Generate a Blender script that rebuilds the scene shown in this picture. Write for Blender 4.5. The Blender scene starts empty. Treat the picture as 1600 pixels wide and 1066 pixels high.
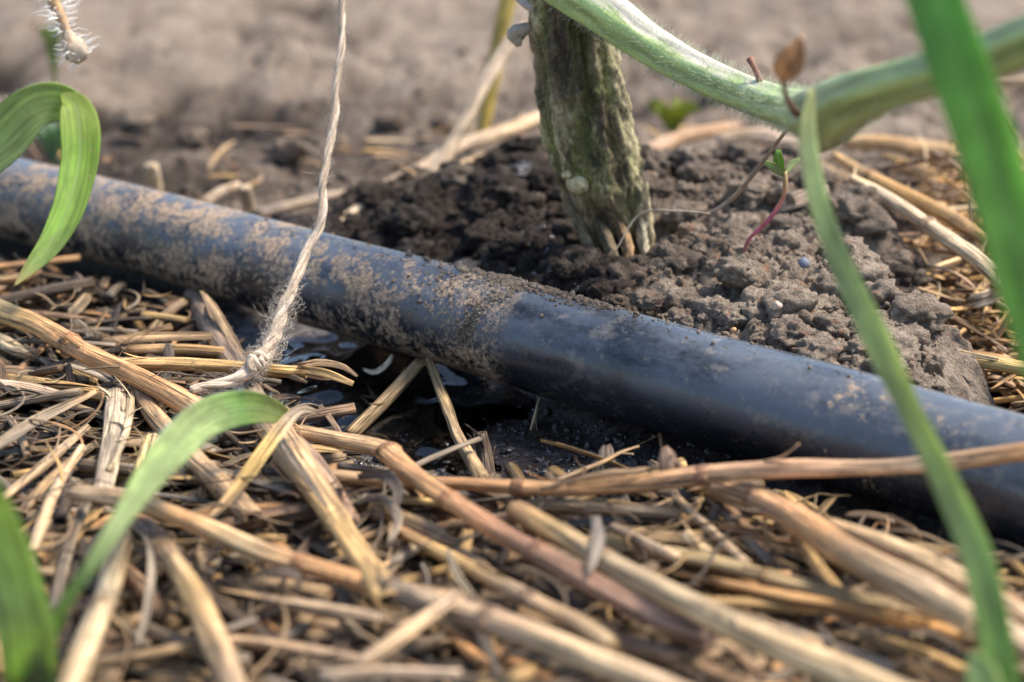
import bpy, math, random
import numpy as np
from mathutils import Vector

random.seed(11)
rng = np.random.default_rng(11)
S = bpy.context.scene
COL = S.collection

# ------------------------------------------------------------------ camera
PITCH = math.radians(20.3)
CAM_H = 0.126
FPX = 1600 * 60.0 / 36.0
cam_data = bpy.data.cameras.new('camera')
cam = bpy.data.objects.new('camera', cam_data)
COL.objects.link(cam)
S.camera = cam
cam.location = (0, 0, CAM_H)
cam.rotation_euler = (math.pi / 2 - PITCH, 0, 0)
cam_data.lens = 60
cam_data.sensor_width = 36
cam_data.clip_start = 0.01
cam_data.clip_end = 200
cam_data.dof.use_dof = True
cam_data.dof.focus_distance = 0.316
cam_data.dof.aperture_fstop = 12.5
cam_data.dof.aperture_blades = 7

# ------------------------------------------------------------------ world, sun, exposure
SUN_EL, SUN_AZ = math.radians(56), math.radians(72)     # azimuth measured from +Y (away from camera) towards +X
world = bpy.data.worlds.new('World')
S.world = world
world.use_nodes = True
wn = world.node_tree
bg = wn.nodes['Background']
sky = wn.nodes.new('ShaderNodeTexSky')
sky.sky_type = 'NISHITA'
sky.sun_disc = False
sky.sun_elevation = SUN_EL
sky.sun_rotation = SUN_AZ
sky.air_density = 1.0
sky.dust_density = 1.0
sky.ozone_density = 1.0
wn.links.new(sky.outputs[0], bg.inputs[0])
bg.inputs[1].default_value = 0.125
sl = bpy.data.lights.new('sun', 'SUN')
sl.energy = 3.2
sl.angle = math.radians(20)
sl.color = (1.0, 0.92, 0.81)
so = bpy.data.objects.new('sun', sl)
COL.objects.link(so)
sd = Vector((math.sin(SUN_AZ) * math.cos(SUN_EL), math.cos(SUN_AZ) * math.cos(SUN_EL), math.sin(SUN_EL)))
so.rotation_euler = sd.to_track_quat('Z', 'Y').to_euler()
so.location = (0.3, 0.6, 1.2)
S.view_settings.view_transform = 'Standard'
S.view_settings.look = 'None'
S.view_settings.gamma = 1
S.view_settings.use_curve_mapping = False
S.view_settings.exposure = 1.2
S.cycles.use_denoising = True
S.cycles.max_bounces = 8
S.cycles.diffuse_bounces = 3
S.cycles.caustics_reflective = False
S.cycles.caustics_refractive = False

# ------------------------------------------------------------------ geometry helpers
UPC = np.array([0, math.sin(PITCH), math.cos(PITCH)])
FWD = np.array([0, math.cos(PITCH), -math.sin(PITCH)])
RGT = np.array([1.0, 0, 0])
CAMP = np.array([0, 0, CAM_H])


def ray(px, py):
    return (px - 800) / FPX * RGT + (533 - py) / FPX * UPC + FWD


def P(px, py, Z):
    """the place seen at (px, py) that lies Z metres deep"""
    return CAMP + ray(px, py) * Z


def G(px, py, z=0.0):
    """the place seen at (px, py) that lies z metres above ground datum"""
    d = ray(px, py)
    return CAMP + d * ((z - CAM_H) / d[2])


def depth(p):
    return float(np.dot(np.asarray(p) - CAMP, FWD))


def _h(ix, iy, iz, seed):
    a = (ix.astype(np.int64) * 374761393 + iy.astype(np.int64) * 668265263 + iz.astype(np.int64) * 2147483647 + seed * 1274126177) & 0xffffffff
    a = ((a ^ (a >> 13)) * 1274126177) & 0xffffffff
    a = ((a ^ (a >> 16)) * 2246822519) & 0xffffffff
    a = a ^ (a >> 15)
    return (a & 0xffffff) / float(0xffffff)


def vnoise(x, y, z, seed=0):
    x, y, z = np.broadcast_arrays(np.asarray(x, float), np.asarray(y, float), np.asarray(z, float))
    ix, iy, iz = np.floor(x), np.floor(y), np.floor(z)
    fx, fy, fz = x - ix, y - iy, z - iz
    fx, fy, fz = [t * t * t * (t * (t * 6 - 15) + 10) for t in (fx, fy, fz)]
    r = 0
    for a in (0, 1):
        for b in (0, 1):
            for c in (0, 1):
                w = (fx if a else 1 - fx) * (fy if b else 1 - fy) * (fz if c else 1 - fz)
                r = r + w * _h(ix + a, iy + b, iz + c, seed)
    return r * 2 - 1


def fbm(x, y, z=0.0, octv=4, seed=0, gain=0.5):
    r, a, s, f = 0, 1.0, 0, 1.0
    for i in range(octv):
        r = r + a * vnoise(np.asarray(x) * f, np.asarray(y) * f, np.asarray(z) * f, seed + i * 17)
        s += a
        a *= gain
        f *= 2.03
    return r / s


def domes(x, y, cell, seed=0):
    """rounded crumb relief, 0..1"""
    gx, gy = x / cell, y / cell
    ix, iy = np.floor(gx), np.floor(gy)
    best = np.zeros_like(gx)
    zero = np.zeros_like(gx)
    for a in (-1, 0, 1):
        for b in (-1, 0, 1):
            jx, jy = ix + a, iy + b
            cx = jx + _h(jx, jy, zero, seed)
            cy = jy + _h(jx, jy, zero + 1, seed)
            rr = 0.45 + 0.55 * _h(jx, jy, zero + 2, seed)
            d2 = ((gx - cx) ** 2 + (gy - cy) ** 2) / rr ** 2
            best = np.maximum(best, np.sqrt(np.clip(1 - d2, 0, 1)) * rr)
    return best


def smooth_path(pts, n):
    """Catmull-Rom through pts (any columns), n samples evenly spread by chord length"""
    p = np.array(pts, float)
    if len(p) == 2:
        t = np.linspace(0, 1, n)[:, None]
        return p[0] * (1 - t) + p[1] * t
    q = np.vstack([2 * p[0] - p[1], p, 2 * p[-1] - p[-2]])
    seg = np.linalg.norm(np.diff(p[:, :3], axis=0), axis=1)
    cum = np.concatenate([[0], np.cumsum(seg)])
    out = []
    for s in np.linspace(0, cum[-1], n):
        i = min(int(np.searchsorted(cum, s, side='right')) - 1, len(p) - 2)
        i = max(i, 0)
        t = (s - cum[i]) / max(seg[i], 1e-9)
        a, b, c, d = q[i], q[i + 1], q[i + 2], q[i + 3]
        out.append(0.5 * (2 * b + (c - a) * t + (2 * a - 5 * b + 4 * c - d) * t * t + (3 * b - a - 3 * c + d) * t ** 3))
    return np.array(out)


def tangents(p):
    t = np.gradient(p, axis=0)
    return t / np.maximum(np.linalg.norm(t, axis=1), 1e-12)[:, None]


def frames(p, hint=None):
    t = tangents(p)
    n = np.zeros_like(p)
    h = np.array(hint if hint is not None else (0, 0, 1.0))
    if abs(np.dot(h, t[0])) > 0.95:
        h = np.array([0.3, 1.0, 0.1])
    for i in range(len(p)):
        v = h - np.dot(h, t[i]) * t[i]
        v /= max(np.linalg.norm(v), 1e-9)
        n[i] = v
        h = v
    return t, n, np.cross(t, n)


class MB:
    """collects swept shapes and makes ONE mesh object; every point carries rest (straightened place) and tint"""

    def __init__(self):
        self.v, self.f, self.r, self.c = [], [], [], []
        self.n = 0

    def add(self, v, f, rest, col):
        v = np.asarray(v, float)
        self.v.append(v)
        self.f.extend([tuple(int(k) + self.n for k in q) for q in f])
        self.r.append(np.asarray(rest, float))
        c = np.asarray(col, float)
        if c.ndim == 1:
            c = np.tile(c[:3], (len(v), 1))
        self.c.append(c[:, :3])
        self.n += len(v)

    def sweep(self, path, ra, rb, frm, ns=12, col=(.5, .4, .3), seed=0.0, ends=(1, 1), prof=None, bend=None):
        """ra, rb: half sizes along n and b at each ring. ends: 0 open, 1 closed, 2 hollow. prof(a, i)-> radius factor"""
        t, n, b = frm
        m = len(path)
        ra = np.broadcast_to(np.asarray(ra, float), (m,))
        rb = np.broadcast_to(np.asarray(rb, float), (m,))
        a = np.linspace(0, 2 * math.pi, ns, endpoint=False)
        s = np.concatenate([[0], np.cumsum(np.linalg.norm(np.diff(path, axis=0), axis=1))])
        k = np.ones((m, ns)) if prof is None else prof(a[None, :], s[:, None])
        k = np.broadcast_to(k, (m, ns))
        ca, sa = np.cos(a)[None, :] * k, np.sin(a)[None, :] * k
        V = path[:, None, :] + n[:, None, :] * (ra[:, None] * ca)[..., None] + b[:, None, :] * (rb[:, None] * sa)[..., None]
        if bend is not None:
            V = V + n[:, None, :] * (bend(np.sin(a)[None, :], s[:, None]) * rb[:, None])[..., None]
        R = np.stack([ra[:, None] * ca, rb[:, None] * sa, np.broadcast_to(s[:, None] + seed, (m, ns))], -1)
        V = V.reshape(-1, 3)
        R = R.reshape(-1, 3)
        F = []
        for i in range(m - 1):
            for j in range(ns):
                j2 = (j + 1) % ns
                F.append((i * ns + j, i * ns + j2, (i + 1) * ns + j2, (i + 1) * ns + j))
        c = np.asarray(col, float)
        if c.ndim == 1:
            C = np.tile(c[:3], (m * ns, 1))
        elif c.shape[0] == m:
            C = np.repeat(c[:, :3], ns, axis=0)
        else:
            C = c[:, :3]
        ex_v, ex_r, ex_c, base = [], [], [], m * ns
        for e, ring in ((0, 0), (1, m - 1)):
            kind = ends[e]
            if kind == 0:
                continue
            idx = [ring * ns + j for j in range(ns)]
            if e == 0:
                idx = idx[::-1]
            if kind == 1:
                ctr = V[idx].mean(0)
                ex_v.append(ctr[None])
                ex_r.append(R[idx].mean(0)[None])
                ex_c.append(C[idx[0]][None])
                for j in range(ns):
                    F.append((idx[j], idx[(j + 1) % ns], base))
                base += 1
            else:
                ctr = V[idx].mean(0)
                dirv = t[ring] * (1 if e == 0 else -1)
                rr = V[idx] - ctr
                inner = ctr + rr * 0.72
                deep = inner + dirv * 2.2 * max(ra[ring], rb[ring])
                ex_v += [inner, deep, (ctr + dirv * 2.2 * max(ra[ring], rb[ring]))[None]]
                ex_r += [R[idx], R[idx], R[idx].mean(0)[None]]
                cc = C[idx] * 0.8
                dk = np.tile(np.array([.08, .055, .035]), (ns, 1))
                ex_c += [cc, dk, dk[:1]]
                for j in range(ns):
                    j2 = (j + 1) % ns
                    F.append((idx[j], idx[j2], base + j2, base + j))
                    F.append((base + j, base + j2, base + ns + j2, base + ns + j))
                    F.append((base + ns + j, base + ns + j2, base + 2 * ns))
                base += 2 * ns + 1
        if ex_v:
            V = np.vstack([V] + ex_v)
            R = np.vstack([R] + ex_r)
            C = np.vstack([C] + ex_c)
        self.add(V, F, R, C)

    def build(self, name, mat, parent=None, flat=False):
        me = bpy.data.meshes.new(name)
        V = np.vstack(self.v)
        o = bpy.data.objects.new(name, me)
        COL.objects.link(o)
        off = np.zeros(3)
        if parent is None:
            off = np.array([V[:, 0].mean(), V[:, 1].mean(), V[:, 2].min()])
            o.location = off
        else:
            off = np.array(parent.location)
            o.parent = parent
        me.from_pydata((V - off).tolist(), [], self.f)
        me.polygons.foreach_set('use_smooth', [not flat] * len(me.polygons))
        at = me.attributes.new('rest', 'FLOAT_VECTOR', 'POINT')
        at.data.foreach_set('vector', np.vstack(self.r).ravel())
        at = me.attributes.new('tint', 'FLOAT_COLOR', 'POINT')
        c = np.vstack(self.c)
        at.data.foreach_set('color', np.hstack([c, np.ones((len(c), 1))]).ravel())
        me.materials.append(mat)
        me.update()
        return o


def tag(o, label=None, cat=None, group=None, kind=None):
    if label: o['label'] = label
    if cat: o['category'] = cat
    if group: o['group'] = group
    if kind: o['kind'] = kind
    return o


def empty(name, loc):
    o = bpy.data.objects.new(name, None)
    o.empty_display_size = 0.01
    COL.objects.link(o)
    o.location = tuple(loc)
    return o


# ------------------------------------------------------------------ materials
def nodes_of(name):
    m = bpy.data.materials.new(name)
    m.use_nodes = True
    nt = m.node_tree
    b = nt.nodes['Principled BSDF']
    return m, nt, b


class N:
    def __init__(self, nt):
        self.nt = nt

    def new(self, t, **k):
        n = self.nt.nodes.new(t)
        for a, v in k.items():
            setattr(n, a, v)
        return n

    def link(self, a, b):
        self.nt.links.new(a, b)

    def val(self, sock, v):
        if isinstance(v, bpy.types.NodeSocket):
            self.link(v, sock)
        else:
            sock.default_value = v

    def attr(self, name, out='Vector'):
        n = self.new('ShaderNodeAttribute', attribute_name=name)
        return n.outputs[out]

    def scale(self, vec, s, loc=(0, 0, 0)):
        n = self.new('ShaderNodeMapping')
        self.link(vec, n.inputs[0])
        n.inputs['Scale'].default_value = s
        n.inputs['Location'].default_value = loc
        return n.outputs[0]

    def noise(self, vec, scale, detail=4, rough=0.55, dist=0.0):
        n = self.new('ShaderNodeTexNoise')
        self.link(vec, n.inputs['Vector'])
        n.inputs['Scale'].default_value = scale
        n.inputs['Detail'].default_value = detail
        n.inputs['Roughness'].default_value = rough
        n.inputs['Distortion'].default_value = dist
        return n.outputs['Fac']

    def voro(self, vec, scale, feat='F1', rnd=1.0):
        n = self.new('ShaderNodeTexVoronoi', feature=feat)
        self.link(vec, n.inputs['Vector'])
        n.inputs['Scale'].default_value = scale
        n.inputs['Randomness'].default_value = rnd
        return n

    def ramp(self, fac, a, b, lo=0.0, hi=1.0, smooth=True):
        n = self.new('ShaderNodeMapRange')
        if smooth: n.interpolation_type = 'SMOOTHSTEP'
        self.val(n.inputs['Value'], fac)
        n.inputs['From Min'].default_value = a
        n.inputs['From Max'].default_value = b
        n.inputs['To Min'].default_value = lo
        n.inputs['To Max'].default_value = hi
        return n.outputs['Result']

    def math(self, op, a, b=0.0, c=0.0):
        n = self.new('ShaderNodeMath', operation=op)
        self.val(n.inputs[0], a)
        self.val(n.inputs[1], b)
        self.val(n.inputs[2], c)
        return n.outputs[0]

    def mix(self, fac, a, b, mode='MIX'):
        n = self.new('ShaderNodeMix', data_type='RGBA', blend_type=mode)
        self.val(n.inputs[0], fac)
        for i, v in ((6, a), (7, b)):
            if isinstance(v, tuple): v = (*v[:3], 1)
            self.val(n.inputs[i], v)
        return n.outputs[2]

    def bump(self, h, strength, dist):
        n = self.new('ShaderNodeBump')
        self.link(h, n.inputs['Height'])
        n.inputs['Strength'].default_value = strength
        n.inputs['Distance'].default_value = dist
        return n.outputs[0]

    def mul(self, col, fac):
        """colour times scalar"""
        n = self.new('ShaderNodeVectorMath', operation='SCALE')
        self.val(n.inputs[0], col)
        self.val(n.inputs['Scale'], fac)
        return n.outputs[0]


def mat_straw(name, rough=0.55, streak=1.0, spec=0.35):
    m, nt, b = nodes_of(name)
    k = N(nt)
    rest, tint = k.attr('rest'), k.attr('tint', 'Color')
    fib = k.noise(k.scale(rest, (1, 1, .035)), 2600, 3, .6)
    fib2 = k.noise(k.scale(rest, (1, 1, .08)), 900, 3, .6)
    stain = k.noise(k.scale(rest, (1, 1, .5)), 190, 4, .6)
    stain2 = k.noise(k.scale(rest, (1, 1, .7), (3, 1, 7)), 480, 5, .7)
    speck = k.noise(k.scale(rest, (1, 1, .6), (1, 5, 2)), 2100, 2, .5)
    crack = k.noise(k.scale(rest, (1, 1, .022), (2, 9, 4)), 1700, 2, .5)
    tint = k.mix(1.0, tint, (1.07, 1.0, .87), 'MULTIPLY')
    c = k.mul(tint, k.ramp(fib, .35, .65, .50, 1.38))
    c = k.mul(c, k.ramp(fib2, .3, .7, .68, 1.25))
    c = k.mix(k.ramp(crack, .60, .655, 0, .8), c, (.06, .04, .028))
    grey = k.mix(1.0, tint, (.60, .60, .64), 'MULTIPLY')
    c = k.mix(k.ramp(stain, .44, .66, 0, .75), c, grey)
    c = k.mix(k.ramp(stain2, .56, .72, 0, .7), c, (.11, .078, .055))
    c = k.mix(k.ramp(speck, .66, .74, 0, .75), c, (.05, .035, .028))
    k.link(c, b.inputs['Base Color'])
    b.inputs['Roughness'].default_value = rough
    b.inputs['Specular IOR Level'].default_value = spec
    hsum = k.math('ADD', fib, k.math('MULTIPLY', fib2, .8))
    hsum = k.math('ADD', hsum, k.math('MULTIPLY', stain2, .6))
    hsum = k.math('SUBTRACT', hsum, k.ramp(crack, .57, .66, 0, 1.2))
    k.link(k.bump(hsum, .9, .0004), b.inputs['Normal'])
    return m


M = {}
M['straw'] = mat_straw('dry_straw')
M['fibre'] = mat_straw('grey_plant_fibre', .75, spec=.15)


def mat_twine():
    m, nt, b = nodes_of('jute_twine')
    k = N(nt)
    rest, tint = k.attr('rest'), k.attr('tint', 'Color')
    f1 = k.noise(k.scale(rest, (1, 1, .05)), 5200, 3, .6)
    f2 = k.noise(rest, 600, 4, .6)
    c = k.mul(tint, k.ramp(f1, .3, .7, .55, 1.35))
    c = k.mix(k.ramp(f2, .5, .7, 0, .5), c, (.2, .15, .11))
    k.link(c, b.inputs['Base Color'])
    b.inputs['Roughness'].default_value = .85
    b.inputs['Specular IOR Level'].default_value = .15
    k.link(k.bump(f1, .9, .0002), b.inputs['Normal'])
    return m


M['twine'] = mat_twine()


def mat_leaf(name, trans=.55, veins=1.0):
    m, nt, b = nodes_of(name)
    k = N(nt)
    rest, tint = k.attr('rest'), k.attr('tint', 'Color')
    # rest.y runs across the blade, rest.z along it
    v1 = k.noise(k.scale(rest, (0, 1, .015)), 1700, 2, .5)
    v2 = k.noise(k.scale(rest, (0, 1, .35)), 260, 4, .6)
    sep = k.new('ShaderNodeSeparateXYZ')
    k.link(rest, sep.inputs[0])
    mid = k.ramp(k.math('ABSOLUTE', sep.outputs[1]), .0001, .00045, 1, 0)
    c = k.mul(k.mix(1.0, tint, (1.12, 1.08, .85), 'MULTIPLY'), k.ramp(v1, .35, .65, .84, 1.14))
    c = k.mul(c, k.ramp(v2, .3, .7, .70, 1.22))
    c = k.mix(k.math('MULTIPLY', mid, .35), c, (.36, .45, .22))
    sp = k.noise(k.scale(rest, (0, 1, .8), (4, 2, 1)), 650, 3, .6)
    c = k.mix(k.ramp(sp, .63, .72, 0, .75), c, (.42, .34, .18))
    k.link(c, b.inputs['Base Color'])
    b.inputs['Roughness'].default_value = .55
    b.inputs['Specular IOR Level'].default_value = .3
    k.link(k.bump(v1, .35, .00012), b.inputs['Normal'])
    tr = k.new('ShaderNodeBsdfTranslucent')
    tc = k.mix(1.0, c, (1.0, 1.1, .45), 'MULTIPLY')
    k.link(tc, tr.inputs[0])
    mx = k.new('ShaderNodeMixShader')
    mx.inputs[0].default_value = trans
    k.link(b.outputs[0], mx.inputs[1])
    k.link(tr.outputs[0], mx.inputs[2])
    k.link(mx.outputs[0], nt.nodes['Material Output'].inputs[0])
    return m


M['leaf'] = mat_leaf('green_blade')


def mat_plain(name, rough=.6, var=.3, scale=700, spec=.3, bump=.0002):
    m, nt, b = nodes_of(name)
    k = N(nt)
    rest, tint = k.attr('rest'), k.attr('tint', 'Color')
    n1 = k.noise(k.scale(rest, (1, 1, .4)), scale, 5, .65)
    c = k.mul(tint, k.ramp(n1, .3, .7, 1 - var, 1 + var))
    k.link(c, b.inputs['Base Color'])
    b.inputs['Roughness'].default_value = rough
    b.inputs['Specular IOR Level'].default_value = spec
    k.link(k.bump(n1, .6, bump), b.inputs['Normal'])
    return m


M['plain'] = mat_plain('plant_skin')
M['hair'] = mat_plain('plant_hair', .5, .15)


def mat_soil():
    m, nt, b = nodes_of('garden_soil')
    k = N(nt)
    geo = k.new('ShaderNodeNewGeometry')
    pos = geo.outputs['Position']
    wet = k.attr('wet', 'Fac')  # real damp, plus shade painted in through the same value
    n1 = k.noise(pos, 60, 5, .6)
    n2 = k.noise(pos, 420, 5, .65)
    n3 = k.noise(pos, 2200, 4, .7)
    c = k.mix(k.ramp(n1, .35, .65), (.215, .163, .121), (.34, .268, .202))
    c = k.mul(c, k.ramp(n2, .3, .7, .7, 1.25))
    c = k.mul(c, k.ramp(n3, .3, .7, .75, 1.2))
    gr = k.voro(pos, 900)
    sepc = k.new('ShaderNodeSeparateColor')
    k.link(gr.outputs['Color'], sepc.inputs[0])
    c = k.mix(k.ramp(sepc.outputs[0], .93, .96, 0, .55), c, (.46, .36, .28))
    c = k.mix(k.ramp(sepc.outputs[1], .95, .97, 0, .5), c, (.33, .15, .08))
    wcol = k.mix(k.ramp(n2, .35, .65), (.013, .010, .008), (.050, .036, .028))
    wf = k.ramp(k.math('ADD', wet, k.math('MULTIPLY', k.math('SUBTRACT', n2, .5), .7)), .25, .75)
    c = k.mix(wf, c, wcol)
    k.link(c, b.inputs['Base Color'])
    wr = k.ramp(k.math('ADD', wet, k.math('MULTIPLY', k.math('SUBTRACT', n2, .5), .5)), .75, 1.1)
    k.link(k.ramp(wr, 0, 1, .92, .07, False), b.inputs['Roughness'])
    k.link(k.ramp(wr, 0, 1, .2, .8, False), b.inputs['Specular IOR Level'])
    h = k.math('ADD', k.math('MULTIPLY', n2, 1.6), k.math('MULTIPLY', n3, .7))
    bn = k.new('ShaderNodeBump')
    k.link(h, bn.inputs['Height'])
    k.link(k.ramp(wr, 0, 1, 1.0, .38, False), bn.inputs['Strength'])
    bn.inputs['Distance'].default_value = .0012
    k.link(bn.outputs[0], b.inputs['Normal'])
    return m


M['soil'] = mat_soil()


def mat_water():
    m, nt, b = nodes_of('muddy_water')
    k = N(nt)
    geo = k.new('ShaderNodeNewGeometry')
    n1 = k.noise(geo.outputs['Position'], 160, 3, .5, .6)
    b.inputs['Base Color'].default_value = (.25, .19, .14, 1)
    b.inputs['Roughness'].default_value = .02
    b.inputs["IOR"].default_value = 1.4
    b.inputs['Transmission Weight'].default_value = 1.0
    k.link(k.bump(n1, .25, .0008), b.inputs['Normal'])
    return m


M['water'] = mat_water()

# ------------------------------------------------------------------ hose axis (needed by the ground)
HOSE_R = 0.0101
hose_px = [(-420, 200), (-150, 266), (0, 305), (236, 364), (473, 430), (766, 510), (1070, 599), (1300, 664), (1478, 716), (1600, 753), (1760, 800), (1950, 860)]
hose_z = [.012, .012, .0122, .0120, .0116, .0112, .0112, .0116, .0120, .0126, .013, .013]
hose_path = smooth_path([G(x, y, z) for (x, y), z in zip(hose_px, hose_z)], 260)
HT = tangents(hose_path)
HB = np.cross(HT, np.array([0, 0, 1.0]))
HB /= np.linalg.norm(HB, axis=1)[:, None]        # horizontal, points towards the camera side
if HB[100][1] > 0: HB = -HB
HN = np.cross(HB, HT)
HN *= np.sign(HN[100][2])
HS = np.concatenate([[0], np.cumsum(np.linalg.norm(np.diff(hose_path, axis=0), axis=1))])


def project(p):
    d = np.asarray(p) - CAMP
    Z = np.dot(d, FWD)
    return 800 + FPX * np.dot(d, RGT) / Z, 533 - FPX * np.dot(d, UPC) / Z


hose_pxs = np.array([project(p)[0] for p in hose_path])


def hose_s(px):
    return float(np.interp(px, hose_pxs, HS))


def hose_at(s):
    i = np.interp(s, HS, np.arange(len(HS)))
    i0 = int(min(max(math.floor(i), 0), len(HS) - 2))
    f = i - i0
    mixf = lambda A: A[i0] * (1 - f) + A[i0 + 1] * f
    return mixf(hose_path), mixf(HT), mixf(HB), mixf(HN)


# ------------------------------------------------------------------ ground
# (px, py, height mm, wet 0..1 with shade mixed in, reach mm)
anch = [
    # foreground soil under the mulch, gap shade put in as wetness
    (-200, 500, 0, .8, 30), (100, 500, 0, .8, 25), (330, 470, -1, .6, 15), (0, 800, 0, .8, 30), (300, 800, 0, .8, 30), (600, 900, 0, .8, 30), (900, 900, 0, .8, 30),
    (1200, 900, 0, .8, 30), (1500, 950, 0, .8, 30), (1800, 950, 0, .8, 30), (300, 620, 0, .5, 14),
    # the wet hollow under the hose
    (430, 530, -6, 1.0, 14), (520, 560, -8, 1.1, 14), (600, 600, -8, 1.1, 14), (560, 650, -8, 1.1, 14), (660, 650, -8, 1.1, 14), (740, 640, -7, 1.1, 12), (640, 710, -6, 1.05, 12),
    (800, 690, -5, 1.05, 12), (900, 700, -4, 1.0, 12), (720, 720, -5, 1.0, 12), (1000, 715, -2, .95, 12), (1100, 750, -1, .85, 12), (600, 520, -6, 1.0, 12), (500, 620, -7, 1.1, 12), (820, 640, -6, 1.0, 12),
    # behind the hose, left
    (100, 255, 1, .5, 25), (300, 300, 1, .5, 22), (440, 320, 2, .5, 18), (-200, 200, 0, .35, 40), (200, 200, 0, .4, 40), (60, 100, 0, .4, 40),
    # mound
    (560, 350, 9, .75, 12), (640, 345, 14, .75, 12), (700, 400, 12, .72, 12), (620, 290, 12, .6, 14), (740, 310, 16, .55, 14), (780, 400, 15, .70, 12), (860, 430, 16, .70, 12),
    (850, 330, 17, .5, 14), (960, 420, 14, .6, 14), (975, 450, 14, .6, 8), (960, 480, 17, .5, 10), (1060, 500, 18, .0, 12), (1060, 400, 20, .25, 14), (1150, 460, 20, .0, 14), (1200, 530, 19, .0, 12), (1300, 560, 19, .05, 12),
    (1060, 290, 23, .42, 14), (1160, 270, 25, .38, 14), (1250, 290, 25, .3, 14), (1180, 350, 23, .25, 14), (1280, 400, 22, .15, 14), (1340, 470, 21, .1, 12), (1390, 560, 17, .3, 9),
    (1350, 340, 22, .35, 12), (1420, 440, 13, .6, 8), (900, 260, 15, .35, 14), (1400, 380, 17, .4, 10), (1430, 520, 9, .7, 8),
    # right of the mound
    (1480, 580, -1, .8, 10), (1550, 600, -1, .7, 12), (1520, 480, 2, .6, 14), (1600, 500, 2, .5, 20), (1500, 380, 6, .4, 16), (1600, 330, 5, .4, 22), (1450, 270, 6, .3, 20), (1800, 450, 1, .3, 40), (1800, 250, 1, .2, 50),
    # far
    (500, 200, 2, .42, 50), (300, 110, 2, .25, 60), (800, 170, 3, .3, 50), (1200, 160, 3, .3, 50), (1500, 170, 2, 0, 60), (600, 80, 0, 0, 90), (1300, 80, 0, 0, 90), (1000, 10, 0, 0, 120), (300, 10, 0, 0, 120),
]
AX = np.array([G(a[0], a[1], a[2] / 1000)[:2] for a in anch])
AH = np.array([a[2] / 1000 for a in anch])
AW = np.array([a[3] for a in anch])
AR = np.array([a[4] / 1000 for a in anch])


def base_height(x, y):
    num = np.zeros_like(x)
    den = np.full_like(x, 1e-4)
    wn_ = np.zeros_like(x)
    for (ax, ay), h, w, r in zip(AX, AH, AW, AR):
        g = np.exp(-((x - ax) ** 2 + (y - ay) ** 2) / (2 * (r * .62) ** 2))
        num += g * h
        wn_ += g * w
        den += g
    return num / den, wn_ / den


def spaced(lo, hi, step, out_lo, out_hi, grow=1.09):
    c = list(np.arange(lo, hi, step))
    s, x, a = step, lo, []
    while x > out_lo:
        s *= grow
        x -= s
        a.append(x)
    s, x, b_ = step, c[-1], []
    while x < out_hi:
        s *= grow
        x += s
        b_.append(x)
    return np.array(a[::-1] + c + b_)


def ground_height(X, Y, full=True):
    h, w = base_height(X, Y)
    dist = np.sqrt(X ** 2 + Y ** 2)
    far = np.clip((Y - .44) / .12, 0, 1)
    # clod relief: ragged aggregates, no two alike
    wx = X + .0045 * fbm(X * 110, Y * 110, 3.1, 4, 5, .62)
    wy = Y + .0045 * fbm(X * 110, Y * 110, 9.7, 4, 6, .62)
    mid = domes(wx, wy, .012, 4)
    sx_ = X + .0013 * fbm(X * 420, Y * 420, 4.4, 3, 7, .65)
    sy_ = Y + .0013 * fbm(X * 420, Y * 420, 8.4, 3, 8, .65)
    sm = domes(sx_, sy_, .0042, 5)
    pits = np.clip(fbm(X * 210, Y * 210, .5, 3, 44) - .08, 0, 1)
    fine = fbm(X * 520, Y * 520, 0, 3, 45, .65)
    rough = fbm(X * 30, Y * 30, 0, 4, 40)
    dry = np.clip(1.25 - w, .3, 1)
    near = 1 - far
    mound = np.clip(h / .014, 0, 1)
    rel = near * mound * (.0050 * (mid - .5) + .0060 * rough + .0011 * dry * sm - .0050 * pits + .0014 * fine + .0004 * fbm(X * 1300, Y * 1300, 0, 2, 47))
    rel += near * (1 - mound) * (.0022 * rough + .0012 * mid + .0007 * fine) * np.clip(1.3 - w, .5, 1)
    plate = fbm(X * 20, Y * 14, 1.5, 4, 77, .5)
    hole = np.clip(plate * -1.5 - .12, 0, 1)
    fade = np.clip(1.75 - Y / .62, .22, 1)
    rel += far * (fade * (.022 * plate + .008 * np.clip(fbm(X * 45, Y * 32, 7.7, 3, 81), -.5, .6) - .022 * hole + .0045 * (mid - .5) + .0012 * fine) + .004 * fbm(X * 7, Y * 7, 0, 3, 78))
    h = h + rel
    big = hole
    patch = 1.0
    h += .012 * fbm(X * 1.3, Y * 1.3, 0, 3, 90) * np.clip(dist - .9, 0, 2)
    # the hose lies in a shallow bed
    wet_shade = w + .25 * rough * near + far * (.85 * np.clip(-plate * 1.7 + .02, 0, 1) * fade + .20 + .40 * fbm(X * 9, Y * 5.5, 4.0, 3, 79) * np.clip(1.6 - Y / .62, .2, 1)) + .10 * mound * near  # far hollows darkened like clod shadows, added to the wetness
    return h, wet_shade


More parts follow.
